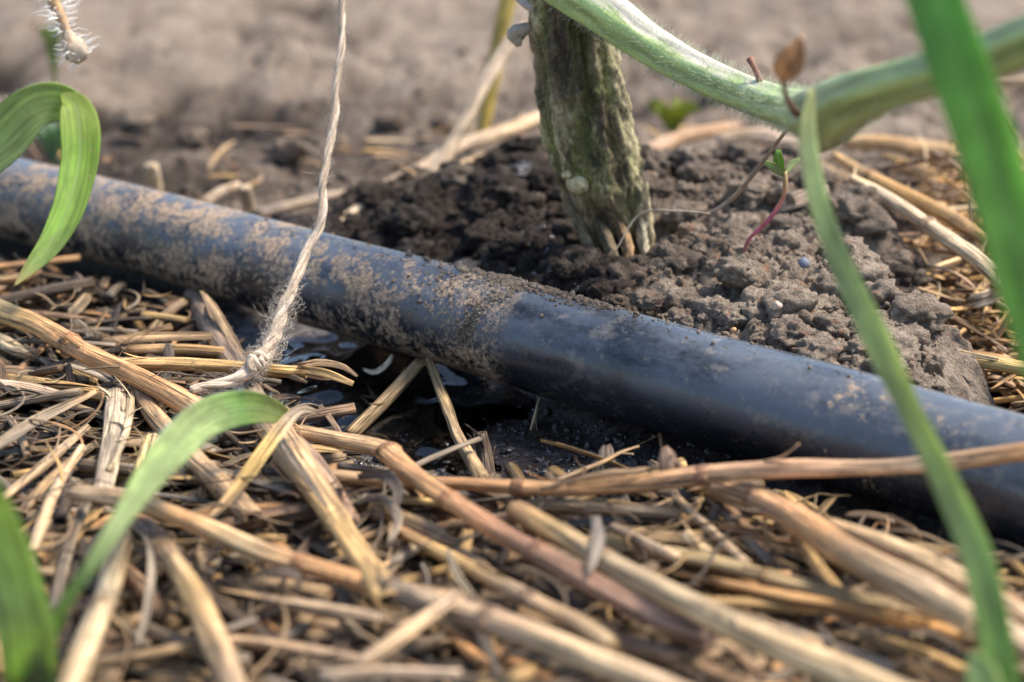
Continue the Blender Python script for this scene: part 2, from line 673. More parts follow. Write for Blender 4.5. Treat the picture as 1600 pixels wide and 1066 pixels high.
def hose_clear(X, Y, H):
    """keep the soil out of the hose body"""
    hp = hose_path[:, :2]
    d = np.full(X.shape, 9.0)
    side = np.zeros(X.shape)
    for i in range(0, len(hp), 2):
        dx, dy = X - hp[i, 0], Y - hp[i, 1]
        dd = np.sqrt(dx * dx + dy * dy)
        m = dd < d
        d = np.where(m, dd, d)
        side = np.where(m, dx * HB[i, 0] + dy * HB[i, 1], side)
    # side > 0: camera side
    lim = np.where(d < HOSE_R, .012 - np.sqrt(np.maximum(HOSE_R ** 2 - d ** 2, 0)) - .0004, 1.0)
    # on the camera side, stay low close to the hose
    lim = np.where((side <= 0) & (d < HOSE_R), .012 + np.clip((d - .0035) / .0066, 0, 1) * .0085 - .0065 * (d < .0035), lim)
    lim = np.where((side <= 0) & (d >= HOSE_R) & (d < .016), .019 + (d - HOSE_R) * .6, lim)
    return np.minimum(H, lim), d, side


gx = spaced(-.12, .155, .00055, -30, 30, 1.07)
gy = spaced(.235, .47, .00055, -3, 60, 1.035)
X, Y = np.meshgrid(gx, gy)
H, Wt = ground_height(X, Y)
H, hd, hside = hose_clear(X, Y, H)
# small sideways push for overhanging crumbs
nearm = np.clip(1 - (np.abs(Y - .36) - .13) / .05, 0, 1) * np.clip(1 - (np.abs(X - .02) - .15) / .05, 0, 1) * (hd > .013)
PX_ = X + nearm * .0011 * fbm(X * 500, Y * 500, 2.2, 2, 21)
PY_ = Y + nearm * .0011 * fbm(X * 500, Y * 500, 7.2, 2, 22)
V = np.stack([PX_, PY_, H], -1).reshape(-1, 3)
ny, nx = X.shape
i0 = (np.arange(ny - 1)[:, None] * nx + np.arange(nx - 1)[None, :]).ravel()
Fq = np.stack([i0, i0 + 1, i0 + nx + 1, i0 + nx], -1)


def big_mesh(name, V, F, mat, fl=None):
    me = bpy.data.meshes.new(name)
    k = F.shape[1]
    me.vertices.add(len(V))
    me.vertices.foreach_set('co', V.astype(np.float32).ravel())
    me.loops.add(F.size)
    me.loops.foreach_set('vertex_index', F.astype(np.int32).ravel())
    me.polygons.add(len(F))
    me.polygons.foreach_set('loop_start', np.arange(0, F.size, k, dtype=np.int32))
    me.polygons.foreach_set('loop_total', np.full(len(F), k, dtype=np.int32))
    me.polygons.foreach_set('use_smooth', np.ones(len(F), dtype=bool))
    me.update(calc_edges=True)
    if fl is not None:
        a = me.attributes.new('wet', 'FLOAT', 'POINT')
        a.data.foreach_set('value', fl.astype(np.float32).ravel())
    me.materials.append(mat)
    o = bpy.data.objects.new(name, me)
    COL.objects.link(o)
    return o


ground = big_mesh('ground', V, Fq, M['soil'], Wt.ravel())
tag(ground, 'bare brown garden soil heaped into a crumbly mound behind the hose', kind='structure')


def soil_z(x, y):
    h, w = ground_height(np.array([float(x)]), np.array([float(y)]))
    return float(h[0])


# puddle: a sheet of water over mud, surface shaped for sky reflections
wx_, wy_ = np.meshgrid(np.linspace(-.062, .036, 200), np.linspace(.255, .385, 240))
wz = -.0046 + .0016 * fbm(wx_ * 95, wy_ * 85, 0, 2, 301) + .00012 * fbm(wx_ * 260, wy_ * 230, 0, 1, 302)
for (a_, b_, hh, sg) in ((592, 576, .0046, .0058), (652, 566, .0036, .0044), (556, 596, .0030, .0048), (690, 640, .0018, .0028), (520, 625, .0028, .0055), (600, 650, .0014, .0050)):  # swells added so their near slopes mirror the sky
    q_ = G(a_, b_, -.004)
    wz += hh * np.exp(-((wx_ - q_[0]) ** 2 / (2 * (sg * 1.3) ** 2) + (wy_ - q_[1]) ** 2 / (2 * sg ** 2)))
c0 = G(600, 630, -.005)
rr_ = np.sqrt(((wx_ - c0[0]) / .042) ** 2 + ((wy_ - c0[1]) / .046) ** 2)
ii = (np.arange(239)[:, None] * 200 + np.arange(199)[None, :]).ravel()
Fw = np.stack([ii, ii + 1, ii + 201, ii + 200], -1)
keep = (rr_.ravel()[Fw] < 1.0 + .1 * 0).all(1)
Fw = Fw[keep]
used, inv = np.unique(Fw, return_inverse=True)
Vw = np.stack([wx_, wy_, wz], -1).reshape(-1, 3)[used]
pud = big_mesh('puddle', Vw, inv.reshape(-1, 4), M['water'])
tag(pud, 'dark shallow puddle in the wet hollow under the hose', kind='structure')


# soil crumbs (nobody could count them)
def ico(sub):
    import bmesh
    bm = bmesh.new()
    bmesh.ops.create_icosphere(bm, subdivisions=sub, radius=1)
    v = np.array([x.co[:] for x in bm.verts])
    f = np.array([[q.index for q in p.verts] for p in bm.faces])
    bm.free()
    return v, f


ICO1, ICO2, ICO3 = ico(1), ico(2), ico(4)


ICO4 = ico(3)
SHAPES = []
for q_ in range(14):
    v_, f_ = ICO4
    o_ = q_ * 3.7
    d_ = 1 + .75 * fbm(v_[:, 0] * 1.5 + o_, v_[:, 1] * 1.5, v_[:, 2] * 1.5, 4, 400 + q_, .68)
    SHAPES.append(v_ * d_[:, None])
SMALL = []
for q_ in range(14):
    v_, f_ = ICO2
    o_ = q_ * 2.9
    d_ = 1 + .85 * fbm(v_[:, 0] * 1.4 + o_, v_[:, 1] * 1.4, v_[:, 2] * 1.4, 2, 440 + q_, .7)
    SMALL.append(v_ * d_[:, None])


def lumps(cent, rad, wet, seed=0, lim=.0010):
    """many ragged crumbs in one pair of arrays; big ones finer"""
    VV, FF, WW, n = [], [], [], 0
    r = np.random.default_rng(seed)
    for lo, hi, lib, jf in ((0, .00045, None, ICO1[1]), (.00045, lim, SMALL, ICO2[1]), (lim, 1, SHAPES, ICO4[1])):
        m = (rad >= lo) & (rad < hi)
        c, q, w = cent[m], rad[m], wet[m]
        if not len(c): continue
        k = len(c)
        ang = r.random((k, 3)) * 6.28
        cz, sz, cx, sx = np.cos(ang[:, 0]), np.sin(ang[:, 0]), np.cos(ang[:, 1]), np.sin(ang[:, 1])
        if lib is None:
            v = np.tile(ICO1[0][None], (k, 1, 1)) * (1 + .8 * (r.random((k, 12, 1)) - .5))
        else:
            v = np.stack(lib)[r.integers(0, len(lib), k)]
        iv = v[0]
        v = v * (.6 + .8 * r.random((k, 1, 3)))
        x = v[..., 0] * cz[:, None] - v[..., 1] * sz[:, None]
        y = v[..., 0] * sz[:, None] + v[..., 1] * cz[:, None]
        z = v[..., 2]
        y, z = y * cx[:, None] - z * sx[:, None], y * sx[:, None] + z * cx[:, None]
        v = np.stack([x, y, z], -1) * q[:, None, None] + c[:, None, :]
        VV.append(v.reshape(-1, 3))
        FF.append((jf[None] + (np.arange(k) * len(iv))[:, None, None]).reshape(-1, 3) + n)
        WW.append(np.repeat(w, len(iv)))
        n += k * len(iv)
    return np.vstack(VV), np.vstack(FF), np.concatenate(WW)


nc = 26000
cpx = rng.uniform(520, 1470, nc)
cpy = rng.uniform(215, 640, nc)
c3 = np.array([G(a, b, .016) for a, b in zip(cpx, cpy)])
hx, hw = ground_height(c3[:, 0], c3[:, 1])
hx2, dd, sidd = hose_clear(c3[:, 0], c3[:, 1], hx)
ok = (dd > .0115) & (sidd < 0) & (hx > .006)
c3 = c3[ok]
c3[:, 2] = hx2[ok]
rad = (.00015 + .0011 * rng.random(len(c3)) ** 8) * np.clip(1.35 - .6 * hw[ok], .5, 1)
cv, cf, cw = lumps(c3 + np.array([0, 0, 1]) * (rad * -.05)[:, None], rad, hw[ok] + .15 * (rng.random(len(c3)) - .5), 5)
o = big_mesh('soil_crumbs', cv, cf, M['soil'], cw)
tag(o, 'loose crumbs of soil scattered over the mound round the thick stem', kind='stuff')

# rugged clods fused into the mound
CL_V, CL_F = ico(4)
CL = []
for q_ in range(10):
    o_ = q_ * 5.3
    d_ = 1 + .80 * fbm(CL_V[:, 0] * 1.7 + o_, CL_V[:, 1] * 1.7, CL_V[:, 2] * 1.7, 6, 500 + q_, .66)
    CL.append(CL_V * d_[:, None])
cen, crr, cwt = [], [], []
while len(cen) < 330:
    a_c, b_c = rng.uniform(540, 1440), rng.uniform(225, 620)
    q_ = G(a_c, b_c, .018)
    hh_, ww_ = ground_height(q_[:1], q_[1:2])
    h2_, d_c, s_c = hose_clear(q_[:1], q_[1:2], hh_)
    R_ = .0012 + .0042 * rng.random() ** 2.2
    if hh_[0] < .007 or s_c[0] > 0 or d_c[0] < HOSE_R + R_ * .9: continue
    stem_d = math.hypot(q_[0] - G(965, 430, .012)[0], q_[1] - G(965, 430, .012)[1])
    if stem_d < .013 and rng.random() < .9: continue
    cen.append([q_[0], q_[1], h2_[0] + R_ * .08])
    crr.append(R_)
    cwt.append(ww_[0] + rng.normal(0, .08))
VV, FF, WW = [], [], []
for i, (c_, r_, w_) in enumerate(zip(cen, crr, cwt)):
    v_ = CL[i % 10]
    th = rng.uniform(0, 6.28)
    rot = np.array([[math.cos(th), -math.sin(th), 0], [math.sin(th), math.cos(th), 0], [0, 0, 1]])
    VV.append((v_ @ rot) * r_ * np.array([1.1, 1.1, .85]) + c_)
    FF.append(CL_F + i * len(v_))
    WW.append(w_ + .25 * (np.linalg.norm(v_, axis=1) - 1) * -1)
o = big_mesh('mound_crust', np.vstack(VV), np.vstack(FF), M['soil'], np.concatenate(WW))
tag(o, 'rough fused clods making up the crust of the soil mound', kind='stuff')

# loose crumbs in the background and along the mulch
nb = 1100
bx = np.vstack([np.array([G(rng.uniform(-300, 1900), rng.uniform(60, 330), 0) for _ in range(nb)])])
hb, wb = ground_height(bx[:, 0], bx[:, 1])
hb2, dd, sidd = hose_clear(bx[:, 0], bx[:, 1], hb)
ok = (dd > .013) & (sidd < 0)
bx = bx[ok]
bx[:, 2] = hb2[ok]
rad = .0005 + .0016 * rng.random(len(bx)) ** 3
cv, cf, cw = lumps(bx, rad, wb[ok] * .8, 6, .0022)
o = big_mesh('background_crumbs', cv, cf, M['soil'], cw)
tag(o, 'loose crumbs of dry soil strewn over the bare ground far behind', kind='stuff')

# glistening wet grains round the puddle
nw = 2600
wp = np.array([G(rng.uniform(420, 1180), rng.uniform(500, 770), -.003) for _ in range(nw)])
hw1, ww1 = ground_height(wp[:, 0], wp[:, 1])
hw2, dd, sidd = hose_clear(wp[:, 0], wp[:, 1], hw1)
ok = (hw2 > -.0066) & (ww1 > .6)
wp = wp[ok]
wp[:, 2] = hw2[ok]
rad = .0002 + .0008 * rng.random(len(wp)) ** 4
cv, cf, cw = lumps(wp, rad, np.full(len(wp), 1.25), 7)
o = big_mesh('wet_mud', cv, cf, M['soil'], cw)
tag(o, 'wet black mud grains glistening round the puddle', kind='stuff')

# ------------------------------------------------------------------ hose
def mat_hose():
    m, nt, b = nodes_of('dusty_black_plastic')
    k = N(nt)
    rest = k.attr('rest')
    sep = k.new('ShaderNodeSeparateXYZ')
    k.link(rest, sep.inputs[0])
    up, cs, s = sep.outputs[0], sep.outputs[1], sep.outputs[2]      # up, towards the camera, along
    seam, seam2, left = hose_s(815), hose_s(838), hose_s(100)
    n0 = k.noise(rest, 55, 4, .6)
    n1 = k.noise(rest, 170, 7, .68, .4)
    n2 = k.noise(rest, 900, 6, .75)
    n3 = k.noise(k.scale(rest, (1, 1, .8), (2, 3, 1)), 2600, 3, .6)
    n4 = k.noise(k.scale(rest, (1, 1, .35), (5, 3, 1)), 120, 4, .6)
    # amount of dirt along the hose: heavy left of the ring, thin right of it
    edge = k.math('ADD', s, k.math('MULTIPLY', k.math('SUBTRACT', n1, .5), .006))
    dens = k.ramp(edge, seam, seam2, .062, -.048)
    dens = k.math('ADD', dens, k.ramp(s, hose_s(1000), hose_s(1500), 0, .022))
    dens = k.math('ADD', dens, k.ramp(up, -.0095, -.004, .05, 0))
    field = k.math('ADD', k.math('ADD', k.math('ADD', k.math('MULTIPLY', n1, .42), k.math('MULTIPLY', n2, .36)), k.math('MULTIPLY', n0, .22)), dens)
    dust = k.ramp(field, .545, .60)
    ringd = k.math('ABSOLUTE', k.math('SUBTRACT', edge, hose_s(790)))
    dust = k.math('MAXIMUM', dust, k.math('MULTIPLY', k.ramp(ringd, .0025, .0095, .9, 0), k.ramp(n2, .42, .58)))
    grain = k.ramp(n3, .35, .65, .55, 1.15)
    dustc = k.mix(k.ramp(n2, .35, .65), (.25, .165, .105), (.54, .385, .25))
    dustc = k.mul(dustc, grain)
    film_sheen = k.ramp(k.math('ADD', n4, k.math('MULTIPLY', n2, .35)), .42, .80)
    film_sheen = k.math('MULTIPLY', film_sheen, k.ramp(up, -.004, .007, .12, 1))  # dust film plus sky sheen painted onto the upper side
    plast = k.mix(film_sheen, (.0085, .010, .013), (.105, .120, .145))
    n5 = k.noise(k.scale(rest, (1, 1, .8), (1, 4, 9)), 330, 6, .7)
    white = k.math('MULTIPLY', k.ramp(k.math('ADD', n5, k.math('MULTIPLY', n0, .3)), .68, .82, 0, .42), k.ramp(up, -.004, .008, .3, 1))
    plast = k.mix(white, plast, (.33, .27, .21))
    c = k.mix(k.math('MULTIPLY', dust, .88), plast, dustc)
    spk = k.ramp(k.noise(k.scale(rest, (1, 1, 1), (7, 1, 3)), 3800, 2, .5), .68, .74)
    c = k.mix(k.math('MULTIPLY', spk, .5), c, (.40, .32, .25))
    k.link(c, b.inputs['Base Color'])
    r = k.math('ADD', k.math('MULTIPLY', dust, .45), k.math('MULTIPLY', film_sheen, .14))
    k.link(k.math('ADD', r, .24), b.inputs['Roughness'])
    b.inputs['Specular IOR Level'].default_value = .5
    h = k.math('ADD', k.math('MULTIPLY', dust, k.math('ADD', .5, n3)), k.math('MULTIPLY', n2, .12))
    k.link(k.bump(h, .55, .00035), b.inputs['Normal'])
    return m


M['hose'] = mat_hose()
mb = MB()


def hprof(a, s):
    k = 1 + .012 * vnoise(np.cos(a) * 1.2, np.sin(a) * 1.2, s * 22, 4) + .004 * vnoise(np.cos(a) * 3, np.sin(a) * 3, s * 160, 5)
    k = k - .02 * np.exp(-((s - hose_s(783) + .002 * np.cos(a)) / .0012) ** 2) + .012 * np.exp(-((s - hose_s(800)) / .002) ** 2)
    return k


mb.sweep(hose_path, HOSE_R, HOSE_R, (HT, HN, HB), 72, (.02, .02, .02), 0.0, (2, 2), hprof)
hose = mb.build('irrigation_hose', M['hose'])
tag(hose, 'black plastic irrigation hose caked with dried mud running from left to right', 'hose')


def hose_point(s, a, lift=0):
    """a: 0 towards the camera side, pi/2 up"""
    c, t, bb, nn = hose_at(s)
    d = math.cos(a) * bb + math.sin(a) * nn
    return c + d * (HOSE_R + lift)


pts, rr2 = [], []
for _ in range(2300):
    u = rng.random()
    if u < .55:      # ridge of crumbs along the top
        s = hose_s(rng.normal(820, 62)); a = rng.normal(1.72, .16)
    elif u < .76:    # the ring
        t_ = rng.random()
        s = hose_s(812 - 42 * t_ + rng.normal(0, 5)); a = 1.45 - t_ * 1.5 + rng.normal(0, .08)
    elif u < .9:
        s = hose_s(rng.normal(735, 45)); a = rng.uniform(-.4, 1.5)
    else:
        s = hose_s(rng.uniform(150, 1500)); a = rng.uniform(1.3, 2.1)
    pts.append(hose_point(s, a, 0))
    rr2.append(.00012 + (.00055 if u < .55 else .00035) * rng.random() ** 3)
pts, rr2 = np.array(pts), np.array(rr2)
cv, cf, cw = lumps(pts, rr2, .05 + .25 * rng.random(len(pts)), 9)
o = big_mesh('mud_crumbs', cv, cf, M['soil'], cw)
tag(o, 'dried mud crumbs stuck in a ring and a ridge on top of the hose', kind='stuff')

# ------------------------------------------------------------------ straw
TAN, ORANGE, PALE, GOLD, GREY, BROWN, PINK, DARK, OLIVE = ((.47, .32, .185), (.51, .285, .135), (.60, .445, .27), (.53, .35, .155), (.27, .215, .165),
                                                          (.25, .155, .095), (.46, .335, .225), (.09, .064, .045), (.34, .26, .13))
STALKS = 'straw stalks of the mulch'


def straw_body(mb, path, rad, col, seed, ends=(1, 1), flat=.85, ridge=.05, ns=16, hint=None):
    frm = frames(path, hint)
    sd_ = seed

    def prof(a, s):
        k = 1 + ridge * vnoise(np.cos(a) * 2.6, np.sin(a) * 2.6, s * 60 + sd_ * 7, 12)
        k = k + ridge * .9 * vnoise(np.cos(a) * 6.0, np.sin(a) * 6.0, s * 25 + sd_ * 3, 13)
        # a long crease
        k = k + .07 * vnoise(np.cos(a) * 1.3, np.sin(a) * 1.3, s * 140 + sd_ * 5, 17)
        k = k - .26 * np.exp(-((np.mod(a - sd_ * 2.1 - s * 9, 2 * math.pi) - math.pi) / .28) ** 2) * (.5 + .5 * vnoise(s * 50, sd_ * 5, 0, 14))
        return k
    c = np.asarray(col, float)
    if c.ndim == 1:
        s = np.linspace(0, 1, len(path))
        var = 1 + .16 * vnoise(s * 5 + seed * 3, 0, seed, 15)
        warm = .5 + .5 * vnoise(s * 4 + seed * 9, 0, seed + 4, 16)
        c = c[None, :] * var[:, None]
        c = c * (1 + np.stack([.10 * (warm - .5), 0 * warm, -.25 * (warm - .5)], -1))
    mb.sweep(path, np.asarray(rad) * flat, rad, frm, ns, c, seed, ends, prof)


def straw(label, pts, w, col, ends=(1, 1), node=(), strips=(), cols=None, flat=None, ridge=.05, mat='straw', name='straw_stalk', group=STALKS, cat='straw', node_label=None):
    """pts: (px, py, height mm) or (px, py, None, depth m); w: widths in px at the points (or one). node: positions 0..1. strips: lists of (px,py,mm), width"""
    P3 = [P(p[0], p[1], p[3]) if len(p) == 4 else G(p[0], p[1], p[2] / 1000) for p in pts]
    if not isinstance(w, (list, tuple)): w = [w] * len(pts)
    rw = [wi * .5 * depth(q) / FPX for wi, q in zip(w, P3)]
    full = np.hstack([np.array(P3), np.array(rw)[:, None]])
    L = float(np.linalg.norm(np.diff(np.array(P3), axis=0), axis=1).sum())
    n = int(min(90, max(10, L / .0016)))
    sp = smooth_path(full, n)
    path, rad = sp[:, :3].copy(), np.maximum(sp[:, 3], .00012)
    seed = random.uniform(0, 50)
    # slight waver so no stalk is ruler straight
    s = np.linspace(0, 1, n)
    am = min(.0007, L * .008)
    path[:, 0] += am * vnoise(s * L * 45 + seed, 0, 1, 31)
    path[:, 2] += am * vnoise(s * L * 45 + seed, 5, 1, 32)
    rad = rad * (1 + .07 * vnoise(s * L * 90 + seed, 2, 0, 33))
    c = np.asarray(col, float) * 1.18
    if cols is not None:
        cc = np.array(cols, float) * 1.18
        c = np.stack([np.interp(s, np.linspace(0, 1, len(cc)), cc[:, q]) for q in range(3)], -1)
    for t_ in node:
        rad = rad * (1 + .10 * np.exp(-((s - t_) * L / .0011) ** 2))
    if flat is None: flat = random.choice([.74, .8, .86, .92, .96])
    simple = False
    mb = MB()
    straw_body(mb, path, rad, c, seed, ends, flat, ridge)
    if simple:
        o = mb.build(name, M[mat])
        return tag(o, label, cat, group)
    root = empty(name, path[np.argmin(path[:, 2])])
    tag(root, label, cat, group)
    mb.build('stem', M[mat], root)
    fm = MB()
    tg, n1_, n2_ = frames(path)
    for q_ in range(9 if L > .03 else 5):
        e_ = random.random()
        j = (0 if random.random() < .5 else n - 1) if e_ < .6 else random.randrange(1, n - 1)
        out = tg[j] * (-1 if j < n / 2 else 1)
        an = random.uniform(0, 6.28)
        d_ = math.cos(an) * n1_[j] + math.sin(an) * n2_[j]
        st = path[j] + d_ * rad[j] * .85 - out * random.uniform(.001, .004)
        l_ = random.uniform(.002, .007)
        tt_ = np.linspace(0, 1, 6)[:, None]
        side_ = np.cross(out, d_) * random.gauss(0, .35)
        q3 = st + out * l_ * tt_ + d_ * l_ * random.uniform(.05, .45) * tt_ ** 2 + side_ * l_ * tt_ ** 2
        w_ = rad[j] * random.uniform(.08, .3) * np.array([.9, 1, 1, .8, .6, .2])
        fm.sweep(q3, np.minimum(w_, .00009), w_, frames(q3, d_), 5, np.array(c if c.ndim == 1 else c[j]) * random.uniform(.6, 1.15), seed, (1, 1))
    tag(fm.build('fray', M[mat], root), kind='stuff')
    for t_ in node:
        i = int(round(t_ * (n - 1)))
        i = min(max(i, 2), n - 3)
        loc = path[i]
        tt = tangents(path)[i]
        q = np.array([loc + tt * d for d in (-.0012, -.0007, -.0002, .0003, .0009)])
        rr = rad[i] * np.array([.97, 1.03, 1.07, 1.04, .97])
        m2 = MB()
        m2.sweep(q, rr * flat * 1.03, rr, frames(q), 16, np.array(c if c.ndim == 1 else c[i]) * np.array([.60, .54, .52]), seed, (1, 1))
        nd = m2.build('node', M[mat], root)
    for spn in strips:
        ribbon('torn_strip', spn[0], spn[1], col if len(spn) < 3 else spn[2], root)
    return root


def ribbon_into(mb, P3, wid, col, seed=0.0, thick=.00018, roll=0.0, n=None, curl=.25, ns=10, rolls=None):
    P3 = np.array(P3, float)
    wid = np.array(wid if isinstance(wid, (list, tuple, np.ndarray)) else [wid] * len(P3), float)
    rl = np.array(rolls if rolls is not None else [roll] * len(P3), float)
    L = float(np.linalg.norm(np.diff(P3, axis=0), axis=1).sum())
    if n is None: n = int(min(70, max(8, L / .0016)))
    sp = smooth_path(np.hstack([P3, wid[:, None], rl[:, None]]), n)
    path = sp[:, :3]
    t = tangents(path)
    view = path - CAMP
    view /= np.linalg.norm(view, axis=1)[:, None]
    side = np.cross(t, view)
    ln = np.linalg.norm(side, axis=1)
    for i in range(len(side)):
        if ln[i] < .15 and i > 0:
            side[i] = side[i - 1]
    side /= np.maximum(np.linalg.norm(side, axis=1), 1e-9)[:, None]
    nn = np.cross(side, t)
    a = sp[:, 4]
    sd2 = side * np.cos(a)[:, None] + nn * np.sin(a)[:, None]
    nn2 = np.cross(t, sd2)
    w = np.maximum(sp[:, 3], .00012)
    cc = np.asarray(col, float)
    if cc.ndim == 2:
        cc = np.stack([np.interp(np.linspace(0, 1, n), np.linspace(0, 1, len(cc)), cc[:, q]) for q in range(3)], -1)
    mb.sweep(path, np.minimum(thick, w * .5), w * .5, (t, nn2, sd2), ns, cc, seed, (1, 1), None, (lambda sa, s: curl * (sa ** 2 - .4)))


def to3(pts):
    return [P(p[0], p[1], p[3]) if len(p) == 4 else G(p[0], p[1], p[2] / 1000) for p in pts]


def ribbon(name, pts, wpx, col, parent=None, mat='straw', curl=.3, roll=0.0, thick=.0002, rolls=None, ns=10, n=None):
    P3 = to3(pts)
    if not isinstance(wpx, (list, tuple)): wpx = [wpx] * len(P3)
    w = [x * depth(q) / FPX for x, q in zip(wpx, P3)]
    mb = MB()
    ribbon_into(mb, P3, w, col, random.uniform(0, 50), thick, roll, n, curl, ns, rolls)
    return mb.build(name, M[mat], parent)


# ---- stalks in front of the hose, from the left
straw('thick orange tan stalk with a dark joint entering from the left edge below the hose', [(-40, 462, 10), (60, 512, 10), (130, 552, 10), (220, 592, 10), (300, 636, 9.5), (335, 662, 9)],
      [38, 36, 33, 33, 36, 30], ORANGE, (1, 2), node=(.46,), strips=(([(290, 622, 10.5), (325, 640, 10.5), (340, 650, 9)], 12, TAN),), cols=[PALE, GOLD, ORANGE, ORANGE, ORANGE, TAN])
straw('golden level stalk under the twine knot ending in torn strips over the puddle', [(180, 568, 9.5), (300, 571, 9.5), (400, 577, 9.5), (478, 581, 9.5)], [24, 25, 25, 22], GOLD, (1, 2),
      strips=(([(465, 572, 11), (500, 567, 11.5), (535, 573, 11), (558, 588, 10)], [10, 13, 10, 5], TAN), ([(470, 577, 10.5), (510, 584, 10.5), (552, 600, 9)], [12, 15, 9], GOLD),
              ([(430, 577, 9.6), (456, 588, 9), (480, 598, 8)], [8, 10, 5], TAN), ([(470, 582, 9.0), (500, 590, 8.5), (530, 592, 8)], [10, 9, 5], BROWN)))
straw('short brown hollow stalk lying just above the golden stalk near the twine', [(200, 545, 6), (280, 545, 6), (372, 553, 6)], [20, 21, 20], (.42, .27, .13), (1, 2))
straw('thick weathered grey brown stalk coming out from under the hose left of the puddle', [(300, 462, 3), (335, 520, 4), (372, 588, 5), (400, 636, 6)], [36, 42, 42, 42], (.25, .18, .135), (1, 1), ridge=.09)
straw('thick split golden stalk running steeply down with a dark hollow end', [(385, 612, 8), (430, 680, 9), (480, 745, 10), (545, 845, 11), (602, 945, 12)], [40, 50, 46, 42, 40], GOLD, (1, 2),
      cols=[GREY, TAN, TAN, GOLD, GOLD], ridge=.10, strips=(([(440, 690, 12), (470, 735, 13), (510, 790, 13)], [12, 14, 6], GREY),))
straw('grey brown leaf sheath lying against the steep golden stalk', [(450, 680, 7.5), (500, 745, 8.5), (552, 815, 9)], [30, 38, 26], (.30, .20, .135), flat=.5, ridge=.12)
straw('long orange stalk with a blunt speckled tip lying across the left foreground', [(116, 768, 12), (200, 784, 13), (330, 832, 13), (430, 866, 13), (520, 892, 12), (600, 922, 11)], [26, 31, 32, 32, 30, 30],
      ORANGE, (1, 1), node=(.78,), cols=[PINK, TAN, ORANGE, PALE, ORANGE, ORANGE])
straw('thick pinkish grey stalk running from the middle to the bottom edge', [(600, 925, 12), (700, 955, 13), (800, 985, 14), (900, 1022, 14), (1010, 1062, 14), (1160, 1125, 14)], [40, 46, 48, 48, 50, 52], PINK, node=(.33,),
      cols=[GREY, PINK, (.42, .29, .19), PALE, PINK, PINK])
straw('tan stalk with a dark hollow end beside the arched green blade', [(208, 600, 6), (250, 660, 7), (320, 735, 8), (398, 812, 9)], [30, 34, 36, 36], (.40, .27, .165), (1, 2), cols=[BROWN, TAN, TAN, (.33, .22, .13)], ridge=.08)
straw('bent orange brown stalk with a swollen joint in front of the puddle', [(462, 676, 8), (530, 688, 9), (600, 703, 10), (612, 712, 10.4), (680, 765, 12), (760, 820, 13), (860, 876, 13), (950, 925, 13), (1040, 965, 13), (1112, 990, 13)],
      [26, 31, 33, 37, 34, 36, 42, 45, 50, 50], ORANGE, (1, 2), node=(.225, .47, .70), cols=[TAN, TAN, ORANGE, ORANGE, (.42, .22, .12), (.40, .23, .15), (.33, .2, .14), (.34, .22, .17)], ridge=.06)
straw('very long pinkish orange stalk lifting across the front of the hose to the right edge', [(478, 738, 7), (600, 750, 9), (720, 760, 10), (830, 766, 11), (960, 760, 12), (1100, 745, 14.5), (1250, 735, 18), (1400, 724, 21.5), (1540, 712, 25), (1760, 694, 30)],
      [22, 24, 26, 30, 30, 38, 34, 31, 34, 38], ORANGE, (1, 1), node=(.30, .52), cols=[TAN, TAN, ORANGE, ORANGE, ORANGE, (.52, .32, .2), (.52, .32, .2), PINK, ORANGE, ORANGE],
      strips=(([(845, 764, 12.5), (930, 742, 13), (1000, 735, 13), (1052, 727, 13)], [6, 10, 10, 6], TAN), ([(885, 757, 13), (960, 748, 14), (1040, 742, 14)], [8, 9, 5], ORANGE)))
straw('frayed knobbly stalk end standing up where two long stalks meet', [(1050, 745, 13), (1043, 722, 15), (1040, 702, 16)], [34, 28, 16], BROWN, ridge=.2)
straw('thin dry twig leaning over the wet mud above the long stalk', [(870, 752, 9), (940, 724, 8), (972, 706, 7), (998, 697, 7)], [9, 8, 6, 4], TAN, strips=(([(968, 708, 7), (990, 710, 7)], [4, 3], TAN),))
straw('bright orange stalk with a pale joint in the middle foreground', [(622, 828, 9), (700, 868, 10), (790, 915, 11), (850, 948, 12), (900, 972, 12), (958, 1008, 12)], [22, 26, 28, 32, 34, 34], GOLD, (2, 1), node=(.66,),
      cols=[ORANGE, GOLD, GOLD, PINK, TAN, PALE])
straw('thick pale yellow stalk with a blunt upper end in the right foreground', [(806, 800, 13), (870, 835, 14), (960, 882, 15), (1060, 932, 16), (1140, 976, 17), (1240, 1022, 17), (1340, 1060, 17), (1480, 1120, 17)], [32, 38, 40, 42, 46, 52, 54, 56],
      PALE, (1, 1), node=(.3,), cols=[ORANGE, GOLD, PALE, PALE, PALE, PALE, PALE, PALE])
straw('thick tan stalk with a red brown joint sloping to the lower right corner', [(1085, 752, 9), (1140, 768, 11), (1200, 795, 13), (1290, 842, 15), (1380, 890, 17), (1460, 935, 18), (1540, 985, 19)], [34, 42, 44, 48, 54, 58, 56], TAN, (1, 1), node=(.26,),
      cols=[BROWN, TAN, (.5, .29, .16), ORANGE, TAN, PINK, PALE])
straw('pale stalk lying right behind the thick tan stalk in the lower right', [(1290, 815, 12), (1380, 852, 13), (1460, 888, 14), (1530, 925, 14), (1640, 985, 14)], [26, 36, 42, 42, 40], PALE, cols=[TAN, PALE, PALE, PINK, PINK])
straw('olive tan stalk lying level below the thick tan stalk', [(930, 842, 7), (1010, 862, 8), (1110, 880, 9), (1220, 908, 10), (1330, 935, 10), (1470, 968, 10)], [22, 28, 30, 30, 32, 32], (.42, .32, .18), node=(.55,))
straw('thin bright orange stalk below the olive tan stalk', [(1120, 908, 10), (1220, 930, 11), (1340, 955, 11), (1500, 995, 11)], [16, 22, 24, 24], (.56, .32, .13))
